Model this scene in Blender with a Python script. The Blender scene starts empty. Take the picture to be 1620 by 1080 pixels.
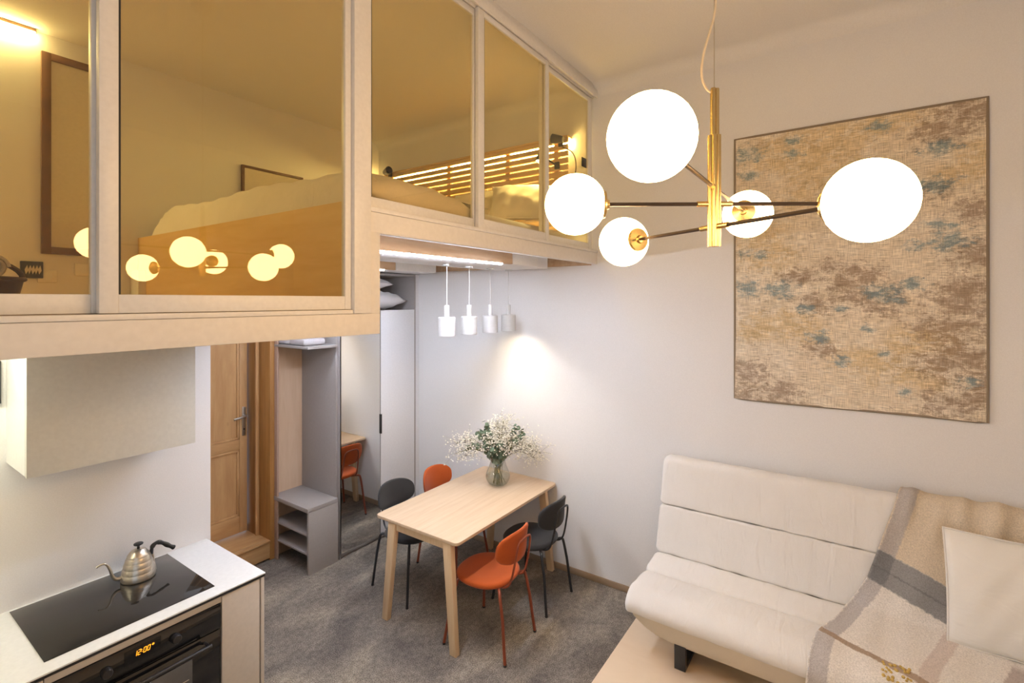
import bpy, bmesh, math, random
from mathutils import Vector, Matrix
random.seed(7)
SC = bpy.context.scene
COL = SC.collection
PI = math.pi

# ------------------------------------------------------------------ camera
H = 2.33
F_PX, HORIZON = 785.6, 474.8
YAW = math.radians(34.64)
cam = bpy.data.cameras.new('camera')
cam.sensor_fit = 'HORIZONTAL'
cam.sensor_width = 36.0
cam.lens = F_PX / 1620 * 36.0
cam.shift_y = -(540 - HORIZON) / 1620
cam.clip_start = 0.05
co = bpy.data.objects.new('camera', cam)
COL.objects.link(co)
# forward = (cos yaw, sin yaw)
co.location = (0, 0, H)
co.rotation_euler = (PI / 2, 0, YAW - PI / 2)
SC.camera = co

# ------------------------------------------------------------------ view, world, lights of the place
SC.view_settings.view_transform = 'Standard'
SC.view_settings.look = 'None'
SC.view_settings.exposure = 0.15
SC.view_settings.gamma = 1.0
SC.view_settings.use_curve_mapping = False
SC.cycles.use_denoising = True
SC.cycles.max_bounces = 10
SC.cycles.diffuse_bounces = 5
SC.cycles.glossy_bounces = 6
SC.cycles.transparent_max_bounces = 24
SC.cycles.sample_clamp_indirect = 8
SC.cycles.caustics_reflective = False
SC.cycles.caustics_refractive = False

world = bpy.data.worlds.new('world')
SC.world = world
world.use_nodes = True
bg = world.node_tree.nodes['Background']
bg.inputs['Color'].default_value = (0.66, 0.81, 1.0, 1)
bg.inputs['Strength'].default_value = 1.75

GLOBE = 28.0          # chandelier globes
GLOBE_COL = (1.0, 0.61, 0.27)
STRIP = 200.0         # LED strips under the loft
STRIP_COL = (0.77, 0.84, 1.0)
KITCHEN = 85.0
KITCHEN_COL = (1.0, 0.99, 0.76)
LOFT_LED = 190.0
LOFT_COL = (1.0, 0.60, 0.10)
BULB = 200.0
BULB_COL = (1.0, 0.84, 0.62)

def portal(name, loc, rot, sx, sy):
    l = bpy.data.lights.new(name, 'AREA')
    l.shape = 'RECTANGLE'
    l.size, l.size_y = sx, sy
    l.cycles.is_portal = True
    o = bpy.data.objects.new(name, l)
    o.location = loc
    o.rotation_euler = rot
    COL.objects.link(o)
portal('window_portal', (-1.78, -1.70, 2.0), (PI / 2, 0, -PI / 2), 1.4, 2.5)  # portals for the two unseen windows added on the left wall
portal('window_portal', (-1.78, 0.10, 2.0), (PI / 2, 0, -PI / 2), 1.4, 2.5)

# ------------------------------------------------------------------ materials
def nmat(name):
    m = bpy.data.materials.new(name)
    m.use_nodes = True
    nt = m.node_tree
    return m, nt, nt.nodes['Principled BSDF']

def N(nt, typ, **kw):
    n = nt.nodes.new(typ)
    for k, v in kw.items():
        if k in n.inputs:
            n.inputs[k].default_value = v
        else:
            setattr(n, k, v)
    return n

def coords(nt, scale=(1, 1, 1), kind='Object'):
    tc = N(nt, 'ShaderNodeTexCoord')
    mp = N(nt, 'ShaderNodeMapping')
    mp.inputs['Scale'].default_value = scale
    nt.links.new(tc.outputs[kind], mp.inputs['Vector'])
    return mp.outputs['Vector']

def ramp(nt, fac, stops):
    r = N(nt, 'ShaderNodeValToRGB')
    e = r.color_ramp.elements
    while len(e) < len(stops):
        e.new(0.5)
    for i, (p, c) in enumerate(stops):
        e[i].position = p
        e[i].color = (*c, 1) if len(c) == 3 else c
    nt.links.new(fac, r.inputs['Fac'])
    return r.outputs['Color']

def bump(nt, bsdf, height, strength=0.2, dist=0.01):
    b = N(nt, 'ShaderNodeBump')
    b.inputs['Strength'].default_value = strength
    b.inputs['Distance'].default_value = dist
    nt.links.new(height, b.inputs['Height'])
    nt.links.new(b.outputs['Normal'], bsdf.inputs['Normal'])

def mixc(nt, fac, a, b, blend='MIX'):
    m = N(nt, 'ShaderNodeMix', data_type='RGBA', blend_type=blend)
    for sock, v in ((m.inputs['Factor'], fac), (m.inputs[6], a), (m.inputs[7], b)):
        if hasattr(v, 'is_linked'):
            nt.links.new(v, sock)
        elif isinstance(v, (int, float)):
            sock.default_value = v
        else:
            sock.default_value = (*v, 1)
    return m.outputs[2]

def math_n(nt, op, a, b=None):
    m = N(nt, 'ShaderNodeMath', operation=op)
    for i, v in enumerate((a, b)):
        if v is None:
            continue
        if hasattr(v, 'is_linked'):
            nt.links.new(v, m.inputs[i])
        else:
            m.inputs[i].default_value = v
    return m.outputs[0]

def plain(name, c, rough=0.5, metal=0.0, grain=0.0, gscale=60, coat=0.0, spec=0.5):
    m, nt, b = nmat(name)
    b.inputs['Base Color'].default_value = (*c, 1)
    b.inputs['Roughness'].default_value = rough
    b.inputs['Metallic'].default_value = metal
    b.inputs['Coat Weight'].default_value = coat
    b.inputs['Specular IOR Level'].default_value = spec
    v = coords(nt)
    n = N(nt, 'ShaderNodeTexNoise', Scale=gscale, Detail=3.0)
    nt.links.new(v, n.inputs['Vector'])
    col = ramp(nt, n.outputs['Fac'], [(0.3, tuple(x * 0.97 for x in c)), (0.7, tuple(min(1, x * 1.03) for x in c))])
    nt.links.new(col, b.inputs['Base Color'])
    if grain:
        bump(nt, b, n.outputs['Fac'], grain, 0.003)
    return m

def fabric(name, c, rough=0.95, scale=260, var=0.06, strength=0.35, folds=None):
    m, nt, b = nmat(name)
    b.inputs['Roughness'].default_value = rough
    b.inputs['Specular IOR Level'].default_value = 0.15
    b.inputs['Sheen Weight'].default_value = 0.15
    v = coords(nt)
    n = N(nt, 'ShaderNodeTexNoise', Scale=scale, Detail=2.0)
    nt.links.new(v, n.inputs['Vector'])
    n2 = N(nt, 'ShaderNodeTexNoise', Scale=6.0, Detail=3.0)
    nt.links.new(v, n2.inputs['Vector'])
    s = math_n(nt, 'ADD', math_n(nt, 'MULTIPLY', n.outputs['Fac'], 0.7), math_n(nt, 'MULTIPLY', n2.outputs['Fac'], 0.3))
    col = ramp(nt, s, [(0.3, tuple(x * (1 - var) for x in c)), (0.7, tuple(min(1, x * (1 + var)) for x in c))])
    nt.links.new(col, b.inputs['Base Color'])
    bump(nt, b, n.outputs['Fac'], strength, 0.002)
    if folds:
        f = N(nt, 'ShaderNodeTexNoise', Scale=1.0, Detail=3.0, Distortion=0.8)
        nt.links.new(coords(nt, folds), f.inputs['Vector'])
        b2 = N(nt, 'ShaderNodeBump')
        b2.inputs['Strength'].default_value = 0.55
        b2.inputs['Distance'].default_value = 0.02
        nt.links.new(f.outputs['Fac'], b2.inputs['Height'])
        first = b.inputs['Normal'].links[0].from_node
        nt.links.new(b2.outputs['Normal'], first.inputs['Normal'])
    return m

def wood(name, c1, c2, grain=(2, 30, 30), rough=0.5, knots=False, c3=None):
    """grain: mapping scale; the axis with the smallest number runs along the grain"""
    m, nt, b = nmat(name)
    b.inputs['Roughness'].default_value = rough
    v = coords(nt, grain)
    n = N(nt, 'ShaderNodeTexNoise', Scale=1.0, Detail=6.0, Roughness=0.6, Distortion=0.6)
    nt.links.new(v, n.inputs['Vector'])
    v2 = coords(nt, tuple(g * 0.25 for g in grain))
    n2 = N(nt, 'ShaderNodeTexNoise', Scale=1.0, Detail=3.0, Distortion=1.2)
    nt.links.new(v2, n2.inputs['Vector'])
    s = math_n(nt, 'ADD', math_n(nt, 'MULTIPLY', n.outputs['Fac'], 0.6), math_n(nt, 'MULTIPLY', n2.outputs['Fac'], 0.4))
    col = ramp(nt, s, [(0.35, c1), (0.65, c2)])
    if knots:
        vo = N(nt, 'ShaderNodeTexVoronoi', Scale=1.0)
        vk = coords(nt, (5, 5, 2.4))
        nt.links.new(vk, vo.inputs['Vector'])
        f = ramp(nt, vo.outputs['Distance'], [(0.03, (1, 1, 1)), (0.11, (0, 0, 0))])
        col = mixc(nt, f, col, c3 or tuple(x * 0.35 for x in c1))
    nt.links.new(col, b.inputs['Base Color'])
    bump(nt, b, n.outputs['Fac'], 0.08, 0.002)
    return m

def emit(name, c, strength):
    m, nt, b = nmat(name)
    e = N(nt, 'ShaderNodeEmission')
    e.inputs['Color'].default_value = (*c, 1)
    e.inputs['Strength'].default_value = strength
    nt.links.new(e.outputs[0], nt.nodes['Material Output'].inputs['Surface'])
    return m

def thin_glass(name, tint=(1, 1, 1), f0=0.045, gain=1.0):
    m, nt, b = nmat(name)
    nt.nodes.remove(b)
    lw = N(nt, 'ShaderNodeLayerWeight')
    lw.inputs['Blend'].default_value = 0.5
    p = math_n(nt, 'POWER', lw.outputs['Facing'], 5.0)
    fac = math_n(nt, 'ADD', f0, math_n(nt, 'MULTIPLY', p, (1 - f0) * gain))
    t = N(nt, 'ShaderNodeBsdfTransparent')
    t.inputs['Color'].default_value = (*tint, 1)
    g = N(nt, 'ShaderNodeBsdfGlossy')
    g.inputs['Roughness'].default_value = 0.0
    mx = N(nt, 'ShaderNodeMixShader')
    nt.links.new(fac, mx.inputs[0])
    nt.links.new(t.outputs[0], mx.inputs[1])
    nt.links.new(g.outputs[0], mx.inputs[2])
    nt.links.new(mx.outputs[0], nt.nodes['Material Output'].inputs['Surface'])
    return m

M = {}
M['paint'] = plain('wall_paint', (0.80, 0.79, 0.785), 0.85, grain=0.15, gscale=180, spec=0.2)
M['ceil'] = plain('ceiling_paint', (0.80, 0.785, 0.765), 0.9, grain=0.1, gscale=120, spec=0.2)
M['frame'] = plain('white_lacquer', (0.82, 0.80, 0.77), 0.38)
M['fascia'] = plain('painted_board', (0.83, 0.80, 0.76), 0.6, grain=0.08, gscale=40)
M['gasket'] = plain('rubber_gasket', (0.03, 0.03, 0.03), 0.6)
M['white'] = plain('white_laminate', (0.80, 0.80, 0.79), 0.35)
M['cabinet'] = plain('beige_laminate', (0.62, 0.56, 0.48), 0.5)
M['wardrobe'] = plain('white_grey_laminate', (0.74, 0.74, 0.76), 0.4)
M['grey'] = plain('grey_laminate', (0.34, 0.315, 0.30), 0.5)
M['black'] = plain('black_paint', (0.015, 0.015, 0.016), 0.4)
M['blackgloss'] = plain('black_glass', (0.008, 0.008, 0.009), 0.06, coat=0.3)
M['dark'] = plain('black_metal', (0.02, 0.02, 0.022), 0.35)
M['brass'] = plain('brushed_brass', (0.76, 0.56, 0.25), 0.25, metal=1.0)
M['bronze'] = plain('dark_bronze', (0.10, 0.075, 0.06), 0.3, metal=0.9)
M['steel'] = plain('brushed_steel', (0.62, 0.57, 0.49), 0.34, metal=1.0)
M['chrome'] = plain('satin_nickel', (0.55, 0.54, 0.52), 0.3, metal=1.0)
M['mirror'] = plain('mirror', (0.86, 0.86, 0.85), 0.01, metal=1.0, gscale=1)
M['pendant'] = plain('white_enamel', (0.56, 0.545, 0.525), 0.45)
M['cord'] = plain('beige_cord', (0.62, 0.52, 0.38), 0.7)
M['orange'] = fabric('orange_wool', (0.45, 0.088, 0.018), var=0.08)
M['orange_leg'] = plain('rust_lacquer', (0.25, 0.055, 0.022), 0.4)
M['char'] = fabric('charcoal_wool', (0.036, 0.035, 0.036), var=0.15)
M['birch'] = wood('birch_table', (0.63, 0.455, 0.29), (0.73, 0.56, 0.39), (3, 40, 40), 0.42)
M['birch_leg'] = wood('birch_leg', (0.66, 0.46, 0.27), (0.76, 0.57, 0.36), (35, 35, 3), 0.45)
M['ply'] = wood('birch_plywood', (0.70, 0.53, 0.36), (0.79, 0.63, 0.45), (4, 2, 14), 0.5)
M['plyv'] = wood('plywood_panel', (0.56, 0.39, 0.26), (0.64, 0.47, 0.33), (20, 20, 3), 0.55)
M['plyx'] = wood('loft_timber', (0.46, 0.29, 0.16), (0.58, 0.40, 0.24), (2.5, 30, 30), 0.6)
M['plyy'] = wood('bed_plywood', (0.72, 0.47, 0.16), (0.80, 0.57, 0.24), (20, 3, 20), 0.5)
M['slat'] = wood('pine_slat', (0.66, 0.44, 0.20), (0.78, 0.56, 0.30), (30, 3, 30), 0.5)
M['pine'] = wood('honey_pine', (0.42, 0.225, 0.088), (0.57, 0.35, 0.16), (18, 18, 2.2), 0.45, knots=True, c3=(0.16, 0.06, 0.02))
M['pineh'] = wood('honey_pine_rail', (0.41, 0.22, 0.088), (0.55, 0.335, 0.15), (2.2, 18, 18), 0.45, knots=True, c3=(0.16, 0.06, 0.02))
M['pinem'] = wood('mid_pine', (0.28, 0.125, 0.032), (0.43, 0.22, 0.066), (24, 24, 1.6), 0.45, knots=True, c3=(0.10, 0.035, 0.01))
M['pined'] = wood('dark_pine', (0.20, 0.085, 0.022), (0.33, 0.165, 0.05), (22, 22, 1.6), 0.45, knots=True, c3=(0.09, 0.03, 0.01))
M['brownwood'] = wood('brown_frame', (0.10, 0.045, 0.018), (0.18, 0.085, 0.035), (10, 10, 10), 0.5)
M['skirt'] = wood('brown_skirting', (0.30, 0.205, 0.13), (0.40, 0.29, 0.19), (20, 2, 20), 0.55)
M['sofa'] = fabric('cream_upholstery', (0.77, 0.745, 0.71), scale=420, var=0.05, strength=0.3, folds=(4, 15, 4))
M['sofa_base'] = fabric('beige_upholstery', (0.66, 0.59, 0.48), scale=420, var=0.05, strength=0.3)
M['cushion'] = fabric('cream_satin', (0.82, 0.80, 0.75), rough=0.7, scale=500, var=0.03, strength=0.15, folds=(3, 7, 5))
M['duvet'] = fabric('beige_linen', (0.80, 0.75, 0.66), scale=220, var=0.07, folds=(5, 9, 5))
M['sheet'] = fabric('white_cotton', (0.72, 0.71, 0.72), scale=300, var=0.03)
M['pillow'] = fabric('linen_pillow', (0.84, 0.78, 0.64), scale=200, var=0.06)
M['towel'] = fabric('grey_towel', (0.46, 0.43, 0.43), scale=160, var=0.12)
M['wicker'] = fabric('dark_wicker', (0.055, 0.025, 0.02), scale=90, var=0.4, strength=0.9)
M['paper'] = plain('pale_print', (0.66, 0.60, 0.48), 0.7)
M['leaf'] = fabric('eucalyptus', (0.15, 0.21, 0.145), rough=0.6, scale=25, var=0.5, strength=0.05)
M['stem'] = plain('green_stem', (0.16, 0.15, 0.05), 0.6)
M['blossom'] = plain('gypsophila', (0.86, 0.83, 0.74), 0.8)
M['bead'] = plain('gold_bead', (0.55, 0.38, 0.10), 0.5)
M['loftglass'] = thin_glass('bronze_window_glass', (0.98, 0.935, 0.80), 0.045)
M['vaseglass'] = thin_glass('clear_vase_glass', (0.95, 0.96, 0.95), 0.06, 1.0)
M['water'] = thin_glass('water', (0.93, 0.95, 0.94), 0.03, 0.6)
M['nightglass'] = thin_glass('window_glass', (0.98, 0.99, 0.99), 0.04)
M['globe'] = emit('opal_globe', GLOBE_COL, GLOBE)
M['strip'] = emit('led_strip', STRIP_COL, STRIP)
M['strip2'] = emit('wardrobe_led_strip', STRIP_COL, STRIP * 0.5)
M['kstrip'] = emit('kitchen_led', KITCHEN_COL, KITCHEN)
M['loftled'] = emit('warm_led', (1.0, 0.74, 0.26), LOFT_LED)
M['bulb'] = emit('pendant_bulb', BULB_COL, BULB)
M['readbulb'] = emit('reading_bulb', (1.0, 0.76, 0.30), 1500.0)
M['digits'] = emit('display_digits', (1.0, 0.35, 0.02), 2.2)

def carpet():
    m, nt, b = nmat('mottled_carpet')
    b.inputs['Roughness'].default_value = 1.0
    b.inputs['Specular IOR Level'].default_value = 0.05
    v = coords(nt, (1.0, 1.5, 1))
    n = N(nt, 'ShaderNodeTexNoise', Scale=1.9, Detail=3.0, Roughness=0.55, Distortion=0.6)
    nt.links.new(v, n.inputs['Vector'])
    fine = N(nt, 'ShaderNodeTexNoise', Scale=150.0, Detail=2.0)
    nt.links.new(coords(nt), fine.inputs['Vector'])
    mid = N(nt, 'ShaderNodeTexNoise', Scale=30.0, Detail=3.0)
    nt.links.new(coords(nt), mid.inputs['Vector'])
    base = ramp(nt, n.outputs['Fac'], [(0.34, (0.165, 0.145, 0.128)), (0.50, (0.24, 0.21, 0.178)), (0.68, (0.34, 0.295, 0.235))])
    sp = ramp(nt, fine.outputs['Fac'], [(0.35, (0.55, 0.55, 0.55)), (0.65, (1.4, 1.4, 1.4))])
    sp2 = ramp(nt, mid.outputs['Fac'], [(0.3, (0.8, 0.8, 0.8)), (0.7, (1.2, 1.2, 1.2))])
    c = mixc(nt, 1.0, base, sp, 'MULTIPLY')
    c = mixc(nt, 1.0, c, sp2, 'MULTIPLY')
    nt.links.new(c, b.inputs['Base Color'])
    bump(nt, b, fine.outputs['Fac'], 0.7, 0.006)
    return m
M['carpet'] = carpet()

def rug_mat(blobs, y0):
    """distressed woven wall rug; blobs: kind -> list of (y, z, r) in the rug's own plane"""
    m, nt, b = nmat('distressed_rug')
    b.inputs['Roughness'].default_value = 1.0
    b.inputs['Specular IOR Level'].default_value = 0.05
    v = coords(nt)
    big = N(nt, 'ShaderNodeTexNoise', Scale=9.0, Detail=6.0, Roughness=0.7)
    nt.links.new(coords(nt, (1, 0.7, 1.5)), big.inputs['Vector'])
    rag = N(nt, 'ShaderNodeTexNoise', Scale=22.0, Detail=9.0, Roughness=0.82)
    nt.links.new(coords(nt, (1, 0.8, 1.3)), rag.inputs['Vector'])
    weave_h = N(nt, 'ShaderNodeTexNoise', Scale=1.0, Detail=3.0)
    nt.links.new(coords(nt, (1, 14, 330)), weave_h.inputs['Vector'])
    weave_v = N(nt, 'ShaderNodeTexNoise', Scale=1.0, Detail=3.0)
    nt.links.new(coords(nt, (1, 330, 14)), weave_v.inputs['Vector'])
    col = ramp(nt, big.outputs['Fac'], [(0.36, (0.55, 0.465, 0.35)), (0.47, (0.69, 0.605, 0.47)), (0.60, (0.79, 0.72, 0.60))])
    tones = (('gold', (0.60, 0.43, 0.18), 0.58, 0.5), ('cream', (0.72, 0.63, 0.50), 0.58, 0.8),
             ('brown', (0.27, 0.185, 0.13), 0.645, 0.72), ('blue', (0.17, 0.27, 0.31), 0.675, 0.75))
    for k, c, thr, amt in tones:
        acc = None
        for y, z, r in blobs[k]:
            d = N(nt, 'ShaderNodeVectorMath', operation='DISTANCE')
            mp = N(nt, 'ShaderNodeMapping')
            mp.inputs['Scale'].default_value = (0.0, 0.62, 1.0)
            nt.links.new(v, mp.inputs['Vector'])
            nt.links.new(mp.outputs[0], d.inputs[0])
            d.inputs[1].default_value = (0, y * 0.62, z)
            mr = N(nt, 'ShaderNodeMapRange')
            mr.inputs['From Min'].default_value = 0.0
            mr.inputs['From Max'].default_value = r * 1.5
            mr.inputs['To Min'].default_value = 1.0
            mr.inputs['To Max'].default_value = 0.0
            nt.links.new(d.outputs['Value'], mr.inputs['Value'])
            acc = mr.outputs[0] if acc is None else math_n(nt, 'MAXIMUM', acc, mr.outputs[0])
        s = math_n(nt, 'ADD', math_n(nt, 'MULTIPLY', acc, 0.36), math_n(nt, 'MULTIPLY', rag.outputs['Fac'], 0.95))
        f = N(nt, 'ShaderNodeMapRange')
        f.inputs['From Min'].default_value = thr
        f.inputs['From Max'].default_value = thr + 0.10
        f.inputs['To Max'].default_value = amt
        nt.links.new(s, f.inputs['Value'])
        gate = ramp(nt, acc, [(0.02, (0, 0, 0)), (0.25, (1, 1, 1))])
        col = mixc(nt, math_n(nt, 'MULTIPLY', f.outputs[0], gate), col, c)
    worn = N(nt, 'ShaderNodeTexNoise', Scale=13.0, Detail=12.0, Roughness=0.78, Distortion=0.4)
    nt.links.new(coords(nt, (1, 0.8, 1.5)), worn.inputs['Vector'])
    lightf = ramp(nt, worn.outputs['Fac'], [(0.50, (0, 0, 0)), (0.58, (0.72, 0.72, 0.72))])
    col = mixc(nt, lightf, col, (0.76, 0.69, 0.57))
    fleck = N(nt, 'ShaderNodeTexNoise', Scale=17.0, Detail=12.0, Roughness=0.85, Distortion=0.7)
    nt.links.new(coords(nt, (1, 1.0, 1.7)), fleck.inputs['Vector'])
    darkf = ramp(nt, fleck.outputs['Fac'], [(0.37, (0.75, 0.75, 0.75)), (0.43, (0, 0, 0))])
    col = mixc(nt, darkf, col, (0.22, 0.15, 0.10))
    w = math_n(nt, 'ADD', math_n(nt, 'MULTIPLY', weave_h.outputs['Fac'], 0.55), math_n(nt, 'MULTIPLY', weave_v.outputs['Fac'], 0.45))
    wr = ramp(nt, w, [(0.40, (0.72, 0.70, 0.67)), (0.60, (1.32, 1.32, 1.32))])
    col = mixc(nt, 1.0, col, wr, 'MULTIPLY')
    nt.links.new(col, b.inputs['Base Color'])
    bump(nt, b, w, 0.5, 0.003)
    return m

def throw_mat():
    m, nt, b = nmat('striped_throw')
    b.inputs['Roughness'].default_value = 1.0
    b.inputs['Specular IOR Level'].default_value = 0.05
    uv = N(nt, 'ShaderNodeUVMap')
    sx = N(nt, 'ShaderNodeSeparateXYZ')
    nt.links.new(uv.outputs[0], sx.inputs[0])
    fine = N(nt, 'ShaderNodeTexNoise', Scale=170.0, Detail=2.0)
    nt.links.new(coords(nt), fine.inputs['Vector'])
    soft = N(nt, 'ShaderNodeTexNoise', Scale=60.0, Detail=2.0)
    nt.links.new(coords(nt), soft.inputs['Vector'])
    jit = math_n(nt, 'MULTIPLY', math_n(nt, 'SUBTRACT', soft.outputs['Fac'], 0.5), 0.02)
    u = math_n(nt, 'ADD', sx.outputs[0], jit)
    v = math_n(nt, 'ADD', sx.outputs[1], jit)
    def band(s, a, c, e=0.004):
        lo = N(nt, 'ShaderNodeMapRange')
        lo.inputs['From Min'].default_value = a - e
        lo.inputs['From Max'].default_value = a + e
        nt.links.new(s, lo.inputs['Value'])
        hi = N(nt, 'ShaderNodeMapRange')
        hi.inputs['From Min'].default_value = c - e
        hi.inputs['From Max'].default_value = c + e
        hi.inputs['To Min'].default_value = 1
        hi.inputs['To Max'].default_value = 0
        nt.links.new(s, hi.inputs['Value'])
        return math_n(nt, 'MULTIPLY', lo.outputs[0], hi.outputs[0])
    col = mixc(nt, band(v, -0.1, 0.44), (0.78, 0.735, 0.68), (0.68, 0.58, 0.45))
    low = band(v, 0.66, 3.0, 0.02)
    col = mixc(nt, math_n(nt, 'MULTIPLY', band(u, 0.42, 0.49), math_n(nt, 'MULTIPLY', low, 0.6)), col, (0.58, 0.47, 0.42))
    col = mixc(nt, math_n(nt, 'MULTIPLY', band(u, 0.69, 0.75), math_n(nt, 'MULTIPLY', low, 0.8)), col, (0.46, 0.39, 0.37))
    col = mixc(nt, math_n(nt, 'MULTIPLY', band(u, 0.004, 0.085), 0.75), col, (0.43, 0.405, 0.405))
    col = mixc(nt, math_n(nt, 'MULTIPLY', band(v, 0.44, 0.60), 0.9), col, (0.255, 0.255, 0.26))
    col = mixc(nt, math_n(nt, 'MULTIPLY', band(v, 0.523, 0.529), 0.6), col, (0.12, 0.12, 0.13))
    col = mixc(nt, math_n(nt, 'MULTIPLY', math_n(nt, 'MULTIPLY', band(v, 0.44, 0.60), band(u, 0.0, 0.085)), 0.5), col, (0.16, 0.165, 0.175))
    col = mixc(nt, math_n(nt, 'MULTIPLY', band(v, 1.078, 1.116), 0.9), col, (0.37, 0.265, 0.185))
    sp = ramp(nt, fine.outputs['Fac'], [(0.3, (0.82, 0.82, 0.82)), (0.7, (1.12, 1.12, 1.12))])
    col = mixc(nt, 1.0, col, sp, 'MULTIPLY')
    nt.links.new(col, b.inputs['Base Color'])
    bump(nt, b, fine.outputs['Fac'], 0.6, 0.004)
    return m
M['throw'] = throw_mat()

# ------------------------------------------------------------------ mesh helpers
class MB:
    def __init__(self):
        self.bm = bmesh.new()

    def box(self, x0, x1, y0, y1, z0, z1, bev=0.0, seg=2):
        bm2 = bmesh.new()
        vs = [bm2.verts.new((x, y, z)) for x in (x0, x1) for y in (y0, y1) for z in (z0, z1)]
        for f in ((0, 1, 3, 2), (4, 6, 7, 5), (0, 4, 5, 1), (2, 3, 7, 6), (0, 2, 6, 4), (1, 5, 7, 3)):
            bm2.faces.new([vs[i] for i in f])
        if bev:
            bmesh.ops.bevel(bm2, geom=bm2.edges[:], offset=bev, segments=seg, affect='EDGES', profile=0.5)
        self._add(bm2)
        return self

    def _add(self, bm2, mat=None):
        if mat is not None:
            bmesh.ops.transform(bm2, matrix=mat, verts=bm2.verts)
        bmesh.ops.recalc_face_normals(bm2, faces=bm2.faces)
        me = bpy.data.meshes.new('tmp')
        bm2.to_mesh(me)
        bm2.free()
        self.bm.from_mesh(me)
        bpy.data.meshes.remove(me)

    def prism(self, poly, axis, a, b, bev=0.0, seg=2):
        """poly in the two remaining axes (cyclic order x,y,z without axis), extruded a..b"""
        bm2 = bmesh.new()
        def P(p, t):
            q = list(p)
            q.insert('xyz'.index(axis), t)
            return q
        A = [bm2.verts.new(P(p, a)) for p in poly]
        Bv = [bm2.verts.new(P(p, b)) for p in poly]
        n = len(poly)
        bm2.faces.new(A)
        bm2.faces.new(Bv[::-1])
        for i in range(n):
            bm2.faces.new((A[i], A[(i + 1) % n], Bv[(i + 1) % n], Bv[i]))
        bmesh.ops.recalc_face_normals(bm2, faces=bm2.faces)
        if bev:
            es = [e for e in bm2.edges if any(len(f.verts) == n for f in e.link_faces)] if n > 4 else bm2.edges[:]
            bmesh.ops.bevel(bm2, geom=es, offset=bev, segments=seg, affect='EDGES', profile=0.5)
        self._add(bm2)
        return self

    def tube(self, pts, r, n=10, cap=True, closed=False):
        bm2 = bmesh.new()
        pts = [Vector(p) for p in pts]
        rs = r if isinstance(r, (list, tuple)) else [r] * len(pts)
        rings = []
        up = None
        for i, p in enumerate(pts):
            if closed:
                d = pts[(i + 1) % len(pts)] - pts[i - 1]
            else:
                d = pts[min(i + 1, len(pts) - 1)] - pts[max(i - 1, 0)]
            d.normalize()
            if up is None:
                up = d.orthogonal().normalized()
            else:
                up = (up - d * up.dot(d))
                up = up.normalized() if up.length > 1e-6 else d.orthogonal().normalized()
            s = d.cross(up)
            rings.append([bm2.verts.new(p + (up * math.cos(t) + s * math.sin(t)) * rs[i]) for t in [2 * PI * k / n for k in range(n)]])
        m = len(rings)
        for i in range(m if closed else m - 1):
            a, b = rings[i], rings[(i + 1) % m]
            for k in range(n):
                bm2.faces.new((a[k], a[(k + 1) % n], b[(k + 1) % n], b[k]))
        if cap and not closed:
            bm2.faces.new(rings[0][::-1])
            bm2.faces.new(rings[-1])
        self._add(bm2)
        return self

    def lathe(self, prof, c=(0, 0, 0), n=32, mat=None):
        bm2 = bmesh.new()
        rings = []
        for r, z in prof:
            if r < 1e-6:
                rings.append([bm2.verts.new((0, 0, z))])
            else:
                rings.append([bm2.verts.new((r * math.cos(2 * PI * k / n), r * math.sin(2 * PI * k / n), z)) for k in range(n)])
        for a, b in zip(rings, rings[1:]):
            for k in range(n):
                if len(a) == 1 and len(b) == 1:
                    continue
                if len(a) == 1:
                    bm2.faces.new((a[0], b[(k + 1) % n], b[k]))
                elif len(b) == 1:
                    bm2.faces.new((a[k], a[(k + 1) % n], b[0]))
                else:
                    bm2.faces.new((a[k], a[(k + 1) % n], b[(k + 1) % n], b[k]))
        self._add(bm2, Matrix.Translation(c) @ mat if mat is not None else Matrix.Translation(c))
        return self

    def grid(self, fn, nu, nv, uvfn=None):
        g = [[self.bm.verts.new(fn(i / nu, j / nv)) for j in range(nv + 1)] for i in range(nu + 1)]
        lay = self.bm.loops.layers.uv.verify() if uvfn else None
        for i in range(nu):
            for j in range(nv):
                f = self.bm.faces.new((g[i][j], g[i + 1][j], g[i + 1][j + 1], g[i][j + 1]))
                if uvfn:
                    for lp, (a, b) in zip(f.loops, ((i, j), (i + 1, j), (i + 1, j + 1), (i, j + 1))):
                        lp[lay].uv = uvfn(a / nu, b / nv)
        return self

    def ico(self, c, r, sub=1, scale=(1, 1, 1)):
        bm2 = bmesh.new()
        bmesh.ops.create_icosphere(bm2, subdivisions=sub, radius=r)
        self._add(bm2, Matrix.Translation(c) @ Matrix.Diagonal((*scale, 1)))
        return self

    def build(self, name, m, parent=None, smooth=35, local=False):
        """link as ONE object; geometry is in world coordinates unless local"""
        me = bpy.data.meshes.new(name)
        if parent is not None and not local:
            bmesh.ops.translate(self.bm, vec=-wloc(parent), verts=self.bm.verts)
        self.bm.to_mesh(me)
        self.bm.free()
        me.materials.append(M[m] if isinstance(m, str) else m)
        if smooth:
            me.polygons.foreach_set('use_smooth', [True] * len(me.polygons))
            me.set_sharp_from_angle(angle=math.radians(smooth))
        me.update()
        o = bpy.data.objects.new(name, me)
        COL.objects.link(o)
        if parent is not None:
            o.parent = parent
        return o

def wloc(o):
    v = Vector((0, 0, 0))
    while o is not None:
        v += o.location
        o = o.parent
    return v

def thing(name, label, cat, loc=(0, 0, 0), group=None):
    o = bpy.data.objects.new(name, None)
    o.empty_display_size = 0.1
    o.location = loc
    COL.objects.link(o)
    return tag(o, label, cat, group)

def tag(o, label, cat, group=None):
    o['label'] = label
    o['category'] = cat
    if group:
        o['group'] = group
    return o

def struct(o):
    o['kind'] = 'structure'
    return o

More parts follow.
